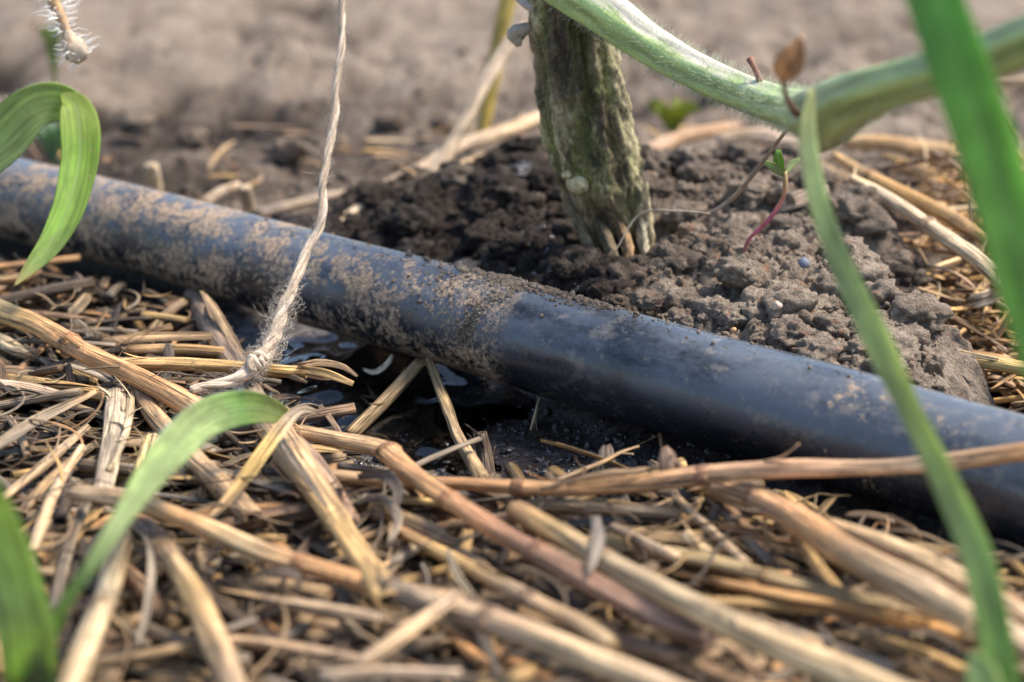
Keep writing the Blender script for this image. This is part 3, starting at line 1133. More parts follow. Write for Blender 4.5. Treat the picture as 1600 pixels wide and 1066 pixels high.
straw('narrow pinkish grey stalk crossing the dark gap beside the long stalk', [(1056, 778, 9), (1105, 825, 9), (1165, 882, 9)], [15, 17, 18], PINK)
straw('narrow mouldy grey stalk right of the pinkish grey one', [(1100, 768, 8), (1150, 820, 8), (1205, 882, 8)], [16, 18, 18], GREY)
straw('short yellow stub poking up between the narrow stalks', [(1070, 836, 10), (1112, 872, 9)], [20, 24], PALE, (2, 1))
straw('short pinkish stalk ending near the pale yellow stalk', [(956, 822, 10), (1010, 850, 10), (1062, 876, 9)], [17, 21, 22], PINK)
straw('broad flattened pale grey stalk standing in the litter left of the green blade', [(184, 612, 7), (178, 690, 9), (160, 770, 9)], [32, 36, 30], (.44, .35, .25), flat=.5, ridge=.14)
straw('slim pale stalk lying against the broad flattened grey stalk', [(206, 612, 7), (196, 670, 9), (168, 735, 10)], [12, 14, 12], (.50, .41, .29))
straw('pale weathered stalk at the left edge above the dark curled sheath', [(-20, 598, 7), (50, 610, 7), (118, 626, 6)], [16, 22, 20], (.46, .34, .25))
straw('cream coloured stub at the left edge under the thick orange stalk', [(-30, 518, 6), (10, 538, 6), (48, 556, 6)], [20, 26, 16], (.58, .45, .29), (1, 1))
straw('upright pale stalk reaching the bottom edge behind the broad left blade', [(192, 835, 10), (172, 900, 11), (150, 960, 12), (118, 1050, 12), (100, 1110, 12)], [32, 36, 40, 46, 46], (.50, .37, .22), ridge=.12, node=(.5,))
straw('mottled brown stalk leaning down from under the speckled orange stalk', [(242, 838, 9), (275, 885, 11), (318, 955, 12), (352, 1040, 12), (370, 1100, 12)], [28, 34, 40, 44, 44], (.38, .26, .16), cols=[BROWN, (.35, .25, .16), GOLD, TAN, PINK], ridge=.1)
straw('grey stick running up to the right at the left edge', [(-20, 800, 8), (60, 735, 9), (135, 670, 9)], [16, 18, 15], (.40, .29, .19))
straw('jointed pale stalk bending down in the left litter', [(128, 702, 10), (88, 765, 11), (62, 832, 11), (48, 872, 9)], [15, 17, 20, 16], (.52, .39, .25), node=(.38,))
straw('short golden stalk partly hidden behind the arched green blade', [(238, 688, 8), (222, 740, 9)], [26, 28], (.56, .42, .2), (2, 1))
straw('thin golden stalk passing level behind the arched blade', [(265, 747, 7), (360, 748, 7), (470, 752, 6)], [9, 11, 9], GOLD)
straw('wide tan stalk half under the thin golden stalk', [(370, 762, 5), (430, 757, 6), (500, 766, 6)], [18, 20, 18], OLIVE)
straw('olive tan stalk sticking into the puddle from under the hose', [(655, 568, 3), (600, 628, -1), (545, 682, -4)], [19, 21, 23], (.30, .215, .12), (1, 2))
straw('slim tan stalk slanting from the hose over the wet mud', [(666, 564, 3), (690, 620, 2), (716, 680, 3), (756, 750, 6)], [15, 17, 19, 25], (.42, .30, .17), (1, 1))
straw('dark rotting stump standing in the wet mud', [(750, 676, 3), (758, 712, -1), (764, 760, -4)], [22, 26, 28], (.12, .085, .06), (2, 1), ridge=.15)
straw('tiny upright splinter stuck in the mud under the hose', [(843, 620, 2), (829, 674, -4)], [4, 5], (.45, .34, .2))
straw('pinkish stalk crossing over the thick pinkish grey stalk', [(555, 1046, 13), (620, 1000, 15), (716, 930, 15)], [28, 28, 24], PINK)
straw('short pink grey stalk lying level left of the crossing stalk', [(415, 938, 10), (500, 952, 11), (600, 966, 11)], [20, 26, 24], PINK)
straw('pale level stalk along the bottom edge', [(500, 1056, 13), (600, 1052, 13), (720, 1054, 13)], [18, 22, 20], (.56, .42, .30))
straw('dark golden stalk tucked under the bent stalk', [(560, 782, 7), (640, 783, 8), (720, 790, 8)], [12, 16, 14], (.50, .36, .16))
straw('brown striped stalk lying just under the very long stalk', [(800, 792, 8), (920, 792, 9), (1060, 802, 9)], [18, 22, 18], (.33, .24, .15), ridge=.12)
straw('grey stalk beside the arched grey shred in the middle litter', [(600, 900, 6), (630, 868, 7), (655, 850, 7)], [16, 20, 18], (.36, .29, .21))
straw('rough brown stalk under the mottled stalk', [(180, 880, 6), (225, 925, 7), (250, 960, 7)], [26, 30, 26], (.40, .25, .15), ridge=.1)
straw('pale blurred stalk in the bottom right corner', [(1520, 940, 14), (1600, 1005, 15), (1700, 1060, 15)], [40, 48, 48], (.55, .42, .30))
straw('brown hollow stalk under the pale yellow stalk at the bottom', [(960, 1000, 8), (1060, 1030, 9), (1180, 1080, 9)], [26, 30, 30], (.30, .20, .13))
straw('dull grey stalk lying low between the two pale stalks on the right', [(1150, 965, 7), (1260, 1000, 8), (1400, 1050, 8)], [24, 28, 28], (.34, .27, .2))
straw('slender golden stalk at the bottom right between thicker stalks', [(1340, 985, 9), (1440, 1020, 10), (1560, 1070, 10)], [16, 20, 20], GOLD)
straw('dark stalk partly buried under the upright pale stalk', [(20, 900, 5), (80, 930, 6), (180, 1000, 6)], [20, 24, 24], BROWN)
straw('tan stalk lying under the crossing pinkish stalk at the bottom', [(330, 1000, 8), (440, 1010, 9), (560, 1030, 9)], [20, 24, 22], (.42, .30, .2))

# ---- stalks behind the hose
BACK = 'straw stalks lying behind the hose'
straw('blurred beige stalk leaning up to the right behind the hose', [(672, 282, None, .445), (745, 155, None, .455), (812, 40, None, .47)], [26, 22, 20], (.56, .43, .31), group=BACK)
straw('blurred yellow green stalk rising to the top edge beside the beige one', [(752, 215, None, .50), (770, 110, None, .50), (800, -25, None, .50)], [20, 24, 26], (.42, .31, .07), group=BACK)
straw('short pale stalk end lying against the back of the hose', [(505, 368, 6), (560, 330, 8), (606, 309, 10)], [22, 26, 26], (.60, .45, .29), (1, 1), group=BACK)
straw('long blurred beige stalk slanting up to the thick stem', [(520, 340, 5), (600, 292, 7), (740, 224, 10), (860, 182, 12)], [20, 24, 26, 28], (.54, .40, .27), group=BACK)
straw('orange beige stalk just below the long slanting one', [(650, 285, 10), (720, 262, 12), (812, 232, 13)], [22, 26, 24], (.56, .38, .22), group=BACK)
straw('brown curved stalk on the far side of the mound', [(985, 250, 12), (1060, 215, 13), (1150, 198, 12)], [22, 26, 22], (.42, .27, .17), group=BACK)
straw('pale short stalk behind the tiny seedling', [(1120, 222, 12), (1190, 214, 14), (1262, 232, 12)], [26, 30, 24], (.56, .42, .30), group=BACK)
straw('golden level stalk under the hairy vine joint', [(1320, 222, 12), (1400, 226, 13), (1495, 238, 12)], [24, 28, 26], (.60, .39, .20), group=BACK)
straw('golden stalk sloping down to the right from the mound', [(1308, 246, 20), (1380, 288, 20), (1470, 335, 17), (1560, 392, 15)], [16, 24, 26, 22], (.58, .36, .15), group=BACK, node=(.3,))
straw('thick cream stalk sloping below the golden one', [(1335, 280, 23), (1410, 322, 22), (1500, 385, 19), (1600, 468, 16)], [16, 26, 30, 30], (.66, .51, .34), group=BACK, node=(.45,))
straw('yellow stalk end lying level beside the right end of the mound', [(1420, 546, 14), (1500, 560, 13), (1680, 592, 12)], [22, 26, 28], (.62, .46, .20), group=BACK, strips=(([(1418, 541, 16), (1480, 548, 15.5), (1560, 562, 14)], [8, 12, 6], PALE),))
straw('far blurred beige stalk behind the broad green blade', [(1440, 120, 6), (1600, 128, 6), (1750, 130, 6)], [20, 22, 22], (.52, .38, .25), group=BACK)
straw('small pale upright stub behind the left part of the hose', [(236, 258, 10), (242, 300, 2)], [22, 24], (.60, .47, .32), group=BACK)
straw('second small pale stub behind the hose nearer the twine', [(382, 292, 10), (390, 335, 2)], [22, 24], (.56, .43, .28), group=BACK)
straw('short beige stalk leaning behind the hose between the two stubs', [(318, 318, 4), (345, 300, 6), (374, 290, 7)], [16, 18, 14], (.52, .40, .29), group=BACK)
straw('grey beige stalk lying low behind the twine', [(400, 335, 4), (470, 318, 5), (560, 300, 6)], [20, 22, 20], (.42, .33, .25), group=BACK)
straw('golden stalk under the cream stalk in the right pile', [(1470, 330, 9), (1540, 350, 9), (1640, 390, 8)], [22, 26, 26], (.58, .36, .15), group=BACK)
straw('orange stalk low in the right pile', [(1400, 262, 9), (1500, 300, 9), (1620, 330, 8)], [20, 24, 24], (.52, .30, .12), group=BACK)
straw('pale stalk at the right edge below the vine', [(1490, 250, 10), (1560, 262, 10), (1660, 300, 9)], [22, 26, 26], (.60, .45, .28), group=BACK)
straw('brown stalk leaning in the right pile', [(1460, 430, 8), (1520, 450, 10), (1600, 500, 8)], [12, 14, 12], (.34, .22, .13), group=BACK)

# ---- dry leaf scraps and shreds with a look of their own
o = ribbon('dry_leaf', [(498, 646, 15), (470, 640, 17), (440, 668, 16), (400, 722, 14), (360, 775, 13), (326, 812, 12)], [5, 16, 22, 24, 18, 6], [GREY, (.34, .27, .2), (.42, .29, .1), (.48, .34, .12), GOLD, TAN], curl=.35)
tag(o, 'narrow withered leaf bent over beside the tip of the arched green blade', 'dry leaf')
o = ribbon('dry_leaf', [(-20, 706, 10), (20, 680, 11), (70, 650, 11), (150, 612, 10)], [14, 20, 18, 8], [(.2, .16, .12), (.3, .24, .18), (.25, .2, .15), TAN], curl=.6)
tag(o, 'dark curled leaf sheath at the left edge under the pale weathered stalk', 'dry leaf')
o = ribbon('dry_leaf', [(1505, 476, 12), (1535, 468, 14), (1575, 452, 15)], [8, 26, 14], (.60, .48, .36), curl=.4)
tag(o, 'cream scrap of dry leaf in the tangle right of the mound', 'dry leaf')
o = ribbon('dry_leaf', [(1212, 328, 24), (1245, 312, 26), (1295, 296, 27)], [10, 26, 14], (.46, .34, .27), curl=.4)
tag(o, 'pinkish brown dry leaf scrap on the mound by the seedling', 'dry leaf')
o = ribbon('dry_leaf', [(560, 745, 10), (600, 742, 12), (622, 768, 12), (616, 800, 10)], [10, 20, 18, 8], (.13, .10, .085), curl=.6)
tag(o, 'blackened curled leaf beside the bent orange brown stalk', 'dry leaf')
o = ribbon('dry_leaf', [(545, 790, 8), (595, 778, 10), (622, 810, 11), (606, 852, 9)], [6, 14, 16, 8], (.36, .29, .22), curl=.5)
tag(o, 'grey leaf curled into a hoop below the blackened one', 'dry leaf')
o = ribbon('dry_leaf', [(930, 808, 16), (934, 850, 17), (918, 900, 15)], [14, 22, 8], (.33, .27, .22), curl=.5)
tag(o, 'grey twisted leaf shred hanging over the pale yellow stalk', 'dry leaf')
o = ribbon('dry_leaf', [(700, 860, 13), (716, 900, 13), (745, 940, 12)], [8, 12, 7], (.38, .31, .22), curl=.5)
tag(o, 'grey shred draped over the bright orange stalk', 'dry leaf')
o = ribbon('dry_leaf', [(226, 838, 12), (236, 870, 13), (232, 940, 12), (215, 1010, 11)], [6, 12, 14, 8], (.34, .28, .22), curl=.5)
tag(o, 'grey leaf hoop left of the mottled brown stalk', 'dry leaf')
o = ribbon('dry_leaf', [(564, 576, -1), (585, 582, 0), (604, 570, 1.5), (613, 555, 3)], [3, 9, 9, 5], (.66, .56, .42), curl=.5)
tag(o, 'tiny pale curl of leaf at the puddle edge under the hose', 'dry leaf')
o = ribbon('dry_leaf', [(500, 634, 6), (520, 660, 6), (538, 688, 5)], [8, 10, 6], (.32, .22, .15), curl=.4)
tag(o, 'short brown splinter of leaf leaning at the left edge of the puddle', 'dry leaf')
o = ribbon('dry_leaf', [(380, 905, 11), (440, 890, 13), (470, 905, 12), (455, 930, 10)], [6, 12, 12, 6], (.24, .18, .14), curl=.4)
tag(o, 'dark curved shred under the speckled orange stalk', 'dry leaf')


# ---- random mulch: 240 pieces of their own, the rest one mass
PUD = np.array([(392, 500), (440, 490), (560, 500), (700, 560), (860, 600), (1000, 650), (1200, 740), (1180, 752), (1060, 742), (860, 752), (700, 752), (600, 742), (520, 700), (470, 655), (420, 600)])


def in_poly(x, y, poly):
    r, j = False, len(poly) - 1
    for i in range(len(poly)):
        xi, yi = poly[i]
        xj, yj = poly[j]
        if (yi > y) != (yj > y) and x < (xj - xi) * (y - yi) / (yj - yi) + xi: r = not r
        j = i
    return r


def hose_bottom(px):
    return float(np.interp(px, [-400, 0, 473, 766, 1070, 1478, 1700, 2000], [270, 378, 512, 598, 695, 822, 890, 960]))


def hose_dist(p):
    d = np.linalg.norm(hose_path - p, axis=1)
    return d.min()


PAL = [TAN, ORANGE, TAN, GOLD, GOLD, GREY, GREY, BROWN, DARK, DARK, (.30, .25, .2), (.38, .27, .165), (.34, .24, .15), (.42, .32, .21), (.22, .155, .105), (.36, .25, .15)]


def piece(mb, c, L, r, yaw, tilt, kind, col, ns=8, bendk=1.0):
    d = np.array([math.cos(yaw) * math.cos(tilt), math.sin(yaw) * math.cos(tilt), math.sin(tilt)])
    sidev = np.array([-math.sin(yaw), math.cos(yaw), 0])
    b1, b2 = random.gauss(0, .07) * bendk, random.gauss(0, .05) * bendk
    k = 6 if kind == 'tube' else 9
    t = np.linspace(-.5, .5, k)
    p = c + d * (t * L)[:, None] + sidev * ((t * t - .08) * b1 * L * 2)[:, None] + np.array([0, 0, 1.0]) * ((.08 - t * t) * abs(b2) * L * 2)[:, None]
    if kind == 'curl':
        ph = random.uniform(0, 6)
        p = p + sidev * (np.sin(t * 6 + ph) * L * .12)[:, None] + np.array([0, 0, 1.0]) * (np.cos(t * 5 + ph) * L * .07)[:, None]
    sd_ = random.uniform(0, 50)
    if kind == 'tube':
        n = 9
        sp = smooth_path(p, n)
        rad = np.full(n, r) * (1 + .1 * vnoise(np.linspace(0, 3, n) + sd_, 0, 0, 3))
        straw_body(mb, sp, rad, np.array(col), sd_, (2, 1) if ns > 8 else (1, 1), random.uniform(.5, .95), .08, ns)
    else:
        sp = smooth_path(p, 9 if kind == 'strip' else 14)
        fr = frames(sp, (random.gauss(0, .5), random.gauss(0, .5), 1))
        w = r * np.interp(np.linspace(0, 1, len(sp)), [0, .15, .8, 1], [.5, 1, .9, .3])
        mb.sweep(sp, np.minimum(.00016, w * .4), w, fr, 6, np.array(col), sd_, (1, 1), None, lambda sa, s: .35 * sa ** 2)


def mulch_spot(front=True):
    while True:
        if front:
            px, py = random.uniform(-300, 1900), random.uniform(270, 1180)
            if py < hose_bottom(px) + 6 + max(0, (700 - px)) * .012: continue
            if in_poly(px, py, PUD): continue
        return px, py


def mulch_color():
    c = np.array(random.choice(PAL)) * random.uniform(.75, 1.15)
    return tuple(c)


import re as _re
HERO = []
for o_ in COL.objects:
    if o_.parent is None and o_.get('group') == STALKS:
        if o_.type == 'MESH':
            cc_ = np.array([v_.co[:] for v_ in o_.data.vertices]).mean(0) + np.array(o_.location)
        else:
            ch_ = [q_ for q_ in o_.children if q_.name.startswith('stem')][0]
            cc_ = np.array([v_.co[:] for v_ in ch_.data.vertices]).mean(0) + np.array(o_.location)
        HERO.append((cc_, _re.match(r"(.*?(stalk|stub|sheath|stick|twig|stump|splinter)( end)?)\b", o_['label']).group(1)))
HERO2 = [(np.array(project(c_)), n_) for c_, n_ in HERO]
CNAME = {TAN: 'tan', ORANGE: 'orange', PALE: 'pale', GOLD: 'golden', GREY: 'grey', BROWN: 'brown', PINK: 'pinkish', DARK: 'blackish'}
used_labels = set()


def fragment_label(c, L, r, kind, base):
    p = np.array(project(c))
    order = sorted(HERO2, key=lambda h: np.linalg.norm(h[0] - p))
    for h in order[:6]:
        d = p - h[0]
        rel = ('right of' if d[0] > 0 else 'left of') if abs(d[0]) > abs(d[1]) else ('below' if d[1] > 0 else 'above')
        size = 'long' if L > .032 else ('short' if L < .022 else 'medium')
        thick = 'thick' if r > .0012 else ('thin' if r < .0009 else '')
        lab = ' '.join(f"{size} {thick} {CNAME.get(base, 'dull brown')} straw {'tube' if kind == 'tube' else 'strip'} {rel} the {h[1]}".split())
        if lab not in used_labels and len(lab.split()) <= 16:
            used_labels.add(lab)
            return lab
    return lab


for i in range(210):
    px, py = mulch_spot()
    if py > 1090: py = random.uniform(600, 1080)
    if not (-40 < px < 1640) or in_poly(px, py, PUD) or py < hose_bottom(px) + 10:
        px = random.uniform(0, 1600); py = random.uniform(max(hose_bottom(px) + 30, 760), 1070)
    z = random.uniform(.0035, .0085)
    c = G(px, py, z)
    if hose_dist(c) < .022: c[1] -= .012
    yaw = random.gauss(-.45, .75) if random.random() < .75 else random.uniform(0, 3.14)
    L, r = random.uniform(.014, .042), random.uniform(.0006, .0016)
    mb = MB()
    kind = random.choice(['tube', 'tube', 'strip'])
    base = random.choice(PAL)
    piece(mb, c, L, r * (1 if kind == 'tube' else 1.3), yaw, random.gauss(0, .10), kind, tuple(np.array(base) * random.uniform(.85, 1.1)), 12)
    o = mb.build('straw_fragment', M['straw'])
    tag(o, fragment_label(c, L, r, kind, base), 'straw', 'loose straw fragments in front of the hose')

mb = MB()
cnt = 0
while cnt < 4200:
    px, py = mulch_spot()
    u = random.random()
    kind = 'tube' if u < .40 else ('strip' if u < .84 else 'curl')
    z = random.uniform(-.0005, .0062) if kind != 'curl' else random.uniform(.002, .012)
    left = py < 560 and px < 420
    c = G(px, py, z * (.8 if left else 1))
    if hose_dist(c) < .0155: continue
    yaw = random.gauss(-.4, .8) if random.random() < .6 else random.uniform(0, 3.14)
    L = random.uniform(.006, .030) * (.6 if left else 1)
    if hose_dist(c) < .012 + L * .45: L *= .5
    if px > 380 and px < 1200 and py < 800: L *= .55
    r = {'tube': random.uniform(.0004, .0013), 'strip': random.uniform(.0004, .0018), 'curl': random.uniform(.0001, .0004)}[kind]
    piece(mb, c, L, r, yaw, random.gauss(0, .16), kind, tuple(np.array(mulch_color()) * (.30 if z < .0035 else random.choice([.38, .55, .75, .95]))), 6)  # low pieces darkened, shade between straws put into their tint
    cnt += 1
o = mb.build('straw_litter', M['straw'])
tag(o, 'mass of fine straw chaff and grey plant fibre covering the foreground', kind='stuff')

# right pile and litter behind the hose
mb = MB()
for i in range(1300):
    if i < 1200:
        px, py = random.uniform(1425, 1900), random.uniform(240, 640)
        if py > 560 + (px - 1425) * .35: continue
        zz = np.interp(py, [240, 400, 600], [.014, .012, .003]) * random.uniform(.3, 1.3)
    else:
        px, py = random.uniform(-100, 1900), random.uniform(190, 330)
        if py > hose_bottom(px) - 150: continue
        zz = .003
    c = G(px, py, zz)
    zz = max(c[2], soil_z(c[0], c[1]) + .0006)
    c[2] = zz
    if hose_dist(c) < .017: continue
    kind = random.choice(['tube', 'strip', 'strip', 'curl'])
    L = random.uniform(.006, .026)
    if hose_dist(c) < .012 + L * .5: L *= .4
    col = random.choice([TAN, PALE, GOLD, GOLD, (.6, .36, .13), (.5, .3, .14), BROWN, (.36, .25, .17)])
    piece(mb, c, L, random.uniform(.0003, .0010), random.gauss(-.5, .9), random.gauss(0, .25), kind, col, 6)
o = mb.build('rear_straw_litter', M['straw'])
tag(o, 'tangle of fine golden straw and rootlets heaped right of the mound', kind='stuff')

# ------------------------------------------------------------------ twine
tw = [(537, -40, .352), (534, 40, .350), (530, 110, .348), (518, 190, .346), (509, 270, .343), (503, 335, .340), (482, 392, .338), (456, 452, .332), (436, 512, .325), (422, 545, .319), (400, 568, .3135), (386, 582, .3105), (358, 596, .3085), (330, 603, .307), (303, 611, .3055)]
tp = [P(a, b, c) for a, b, c in tw]
twid = np.array([13, 14, 15, 16, 15, 17, 18, 21, 23, 28, 36, 30, 22, 20, 17]) * .44
tr = [w * depth(p) / FPX for w, p in zip(twid, tp)]
tsp = smooth_path(np.hstack([np.array(tp), np.array(tr)[:, None]]), 420)
tpath, trad = tsp[:, :3], tsp[:, 3]
ss = np.concatenate([[0], np.cumsum(np.linalg.norm(np.diff(tpath, axis=0), axis=1))])
tpath[:, 0] += .0005 * vnoise(ss * 130, 0, 0, 50)
tf = frames(tpath)
twine = empty('twine', tpath[-1])
tag(twine, 'frayed grey beige jute twine hanging over the hose with a knot near its end', 'twine')
for kx in range(3):
    ph = kx * 2 * math.pi / 3 + ss * 2 * math.pi / .021 + 1.6 * vnoise(ss * 70, 0, 0, 57)
    off = trad * .42 * (1 + .25 * vnoise(ss * 200, kx * 3.3, 0, 51))
    q = tpath + tf[1] * (np.cos(ph) * off)[:, None] + tf[2] * (np.sin(ph) * off)[:, None]
    mb = MB()
    mb.sweep(q, trad * (.62 + .14 * vnoise(ss * 150, kx * 9, 0, 58)), trad * (.55 + .14 * vnoise(ss * 150, kx * 9, 4, 58)), frames(q), 9, np.array([(.60, .47, .345), (.70, .56, .42), (.50, .38, .275)][kx]), kx * 3.0, (1, 1),
             lambda a, s: 1 + .22 * vnoise(np.cos(a) * 3, np.sin(a) * 3, s * 160 + kx * 7, 52))
    mb.build('strand', M['twine'], twine)
# fluff: single fibres standing off the twine
mb = MB()
for i in range(1150):
    u = random.random()
    if u < .5: j = random.randrange(0, 420)
    elif u < .8: j = int(random.gauss(305, 26))
    else: j = int(random.gauss(345, 22))
    j = min(max(j, 2), 417)
    a = random.uniform(0, 6.28)
    d = math.cos(a) * tf[1][j] + math.sin(a) * tf[2][j]
    t0 = tf[0][j] * random.choice([-1, 1])
    base = tpath[j] + d * trad[j] * .8
    L = random.uniform(.0008, .0030) * (1.25 if 270 < j < 380 else .7)
    curl = np.cross(d, t0) * random.gauss(0, .6)
    t_ = np.linspace(0, 1, 6)[:, None]
    out = random.uniform(.15, .75)
    q = base + d * L * out * np.sin(t_ * 2.2) + t0 * L * t_ * .8 + curl * L * t_ * t_
    mb.sweep(q, .000028, .000028, frames(q), 3, (.56, .49, .41), 0, (1, 1))
o = mb.build('loose_fibre', M['twine'], twine)
tag(o, kind='stuff')
# knot: a wrap of the strand round itself
kc = P(400, 566, .3105)
kt = tf[0][350]
n1 = np.cross(kt, (0, 0, 1.0)); n1 /= np.linalg.norm(n1)
n2 = np.cross(kt, n1)
mb = MB()
for q_, (R_, r_, tl) in enumerate(((.00085, .00095, 0), (.0010, .0007, .9), (.0007, .0008, -.8))):
    aa = np.linspace(0, 2 * math.pi * 1.15, 40)
    ax = kt + n1 * tl + n2 * tl * .4
    ax /= np.linalg.norm(ax)
    m1 = np.cross(ax, n2); m1 /= np.linalg.norm(m1)
    m2 = np.cross(ax, m1)
    q = kc + kt * (q_ - 1) * .0009 + m1 * (np.cos(aa + q_ * 2) * R_)[:, None] + m2 * (np.sin(aa + q_ * 2) * R_)[:, None] + ax * ((aa / 7 - .5) * .0016)[:, None]
    mb.sweep(q, r_ * .8, r_, frames(q), 14, [(.60, .47, .345), (.68, .55, .41), (.52, .40, .29)][q_], 2.0 + q_ * 5, (1, 1), lambda a, s: 1 + .2 * vnoise(np.cos(a) * 4, np.sin(a) * 4, s * 300, 53) + .25 * vnoise(np.cos(a) * 1.5, np.sin(a) * 1.5, s * 500, 54))
mb.build('knot', M['twine'], twine)

# ------------------------------------------------------------------ green grass plants
LG, MG, DG, YG = (.35, .44, .24), (.25, .39, .14), (.16, .32, .09), (.30, .40, .10)


def hairs(parent, path, wid, side_frm, count, L, col=(.65, .68, .6), name='hair', thick=.00002, bias=None):
    mb = MB()
    t, n, b = side_frm
    for _ in range(count):
        j = random.randrange(1, len(path) - 1)
        a = random.uniform(0, 6.28) if bias is None else random.gauss(bias, .7)
        d = math.cos(a) * n[j] + math.sin(a) * b[j]
        base = path[j] + d * wid[j] * .97 + t[j] * random.uniform(-.0008, .0008)
        l = L * random.uniform(.4, 1.2)
        d2 = d + t[j] * random.gauss(0, .35) + b[j] * random.gauss(0, .2)
        q = np.array([base, base + d2 * l * .5, base + d2 * l + t[j] * l * random.gauss(0, .2)])
        mb.sweep(q, [thick, thick * .8, thick * .2], [thick, thick * .8, thick * .2], frames(q), 3, col, 0, (0, 1))
    o = mb.build(name, M['hair'], parent)
    o['kind'] = 'stuff'
    return o


def edge_hairs(parent, pts, wpx, count, L):
    P3 = np.array(to3(pts))
    w = np.array([x * .5 * depth(q) / FPX for x, q in zip(wpx, P3)])
    sp = smooth_path(np.hstack([P3, w[:, None]]), 60)
    path = sp[:, :3]
    t = tangents(path)
    view = path - CAMP
    view /= np.linalg.norm(view, axis=1)[:, None]
    side = np.cross(t, view)
    side /= np.linalg.norm(side, axis=1)[:, None]
    mb = MB()
    for _ in range(count):
        j = random.randrange(1, 59)
        sgn = random.choice([-1, 1])
        base = path[j] + side[j] * sgn * sp[j, 3] * random.uniform(.85, 1.0)
        l = L * random.uniform(.4, 1.1)
        q = np.array([base, base + side[j] * sgn * l * .6 + t[j] * l * random.gauss(0, .3), base + side[j] * sgn * l + np.array([0, 0, l * random.gauss(0, .3)])])
        mb.sweep(q, [.00002, .000014, .000004], [.00002, .000014, .000004], frames(q), 3, (.55, .62, .5), 0, (0, 1))
    o = mb.build('hair', M['hair'], parent)
    o['kind'] = 'stuff'


# left: plant with an arched blade and a broad blade
gp = empty('grass_plant', G(55, 1075, .004))
tag(gp, 'grass plant in the lower left corner with an arched blade reaching the twine end', 'grass plant', 'green grass plants among the straw')
arch = [(55, 1085, 3), (92, 965, 18), (145, 880, 26), (200, 795, 30), (258, 715, 28), (322, 655, 24), (388, 637, 20), (435, 646, 17.5), (462, 660, 15)]
aw = [18, 20, 22, 34, 58, 62, 52, 34, 4]
ribbon('leaf_blade', arch, aw, [(.26, .38, .22), (.26, .40, .21), LG, LG, LG, LG, LG, (.19, .33, .13), (.3, .3, .1)], gp, 'leaf', .22, thick=.00014, rolls=[0, 0, .1, .15, .2, .2, .1, .3, .4], ns=16, n=80)
edge_hairs(gp, arch[4:], aw[4:], 420, .0009)
ribbon('leaf_blade', [(52, 1100, 3), (44, 1000, 18), (22, 900, 28), (-12, 800, 38), (-60, 690, 50)], [70, 88, 84, 70, 40], [(.38, .49, .27)] * 4 + [LG], gp, 'leaf', .25, thick=.00016, rolls=[.2, .2, .3, .3, .3], ns=16)
ribbon('leaf_sheath', [(60, 1100, 4), (64, 1050, 10), (78, 985, 18)], [50, 40, 18], (.18, .27, .13), gp, 'leaf', .6)

# left top: folded blade
gq = empty('grass_plant', G(-260, 560, .002))
tag(gq, 'grass plant outside the left edge whose blade folds sharply over the hose', 'grass plant', 'green grass plants among the straw')
fold_a = [(-260, 560, None, .345), (-160, 380, None, .352), (-60, 265, None, .356), (0, 215, None, .358), (48, 170, None, .359), (88, 160, None, .361), (118, 172, None, .3625), (136, 190, None, .363)]
fw = [20, 60, 84, 84, 70, 62, 46, 18]
ribbon('leaf_blade', fold_a, fw, [MG, LG, (.35, .46, .25), (.35, .46, .25), (.35, .46, .25), (.35, .46, .25), LG, YG], gq, 'leaf', .18, thick=.00014, rolls=[0, 0, -.1, -.2, -.2, -.1, 0, 0], ns=16, n=70)
fold_b = [(96, 146, None, .3605), (116, 162, None, .3595), (124, 195, None, .358), (124, 250, None, .355), (108, 320, None, .350), (82, 375, None, .346), (50, 415, None, .342), (22, 447, None, .339)]
fw2 = [8, 46, 62, 58, 50, 40, 24, 3]
ribbon('leaf_blade', fold_b, fw2, [YG, YG, (.22, .38, .06), (.24, .41, .07), (.24, .41, .08), (.26, .41, .11), (.28, .40, .15), (.5, .38, .22)], gq, 'leaf', .15, thick=.00014, rolls=[.6, .4, .2, .1, .1, .15, .2, .2], ns=16, n=60)
edge_hairs(gq, fold_a[2:], fw[2:], 420, .0008)

# right: thin blade over the hose
gr = empty('grass_plant', G(1590, 1500, .0))
tag(gr, 'grass plant in the lower right corner with a long thin blade crossing the hose', 'grass plant', 'green grass plants among the straw')
thin = [(1590, 1500, None, .183), (1580, 1250, None, .186), (1565, 1050, None, .191), (1530, 880, None, .198), (1480, 760, None, .205), (1430, 655, None, .212), (1375, 540, None, .219), (1318, 420, None, .225), (1278, 310, None, .230), (1262, 215, None, .235), (1268, 140, None, .239)]
ribbon('leaf_blade', thin, [44, 52, 56, 54, 48, 42, 46, 38, 33, 29, 9], [LG, LG, MG, MG, LG, (.42, .49, .26), (.48, .53, .30), (.44, .52, .32), (.44, .52, .32), (.46, .54, .36), (.5, .5, .28)], gr, 'leaf', .2, thick=.00014, rolls=[.3, .3, .3, .3, .4, .5, .3, .2, .2, .2, .2], ns=14, n=90)
ribbon('leaf_blade', [(1585, 1480, None, .183), (1560, 1200, None, .186), (1535, 1060, None, .190), (1518, 1020, None, .193)], [60, 76, 60, 14], LG, gr, 'leaf', .3, rolls=[.2, .2, .3, .4])
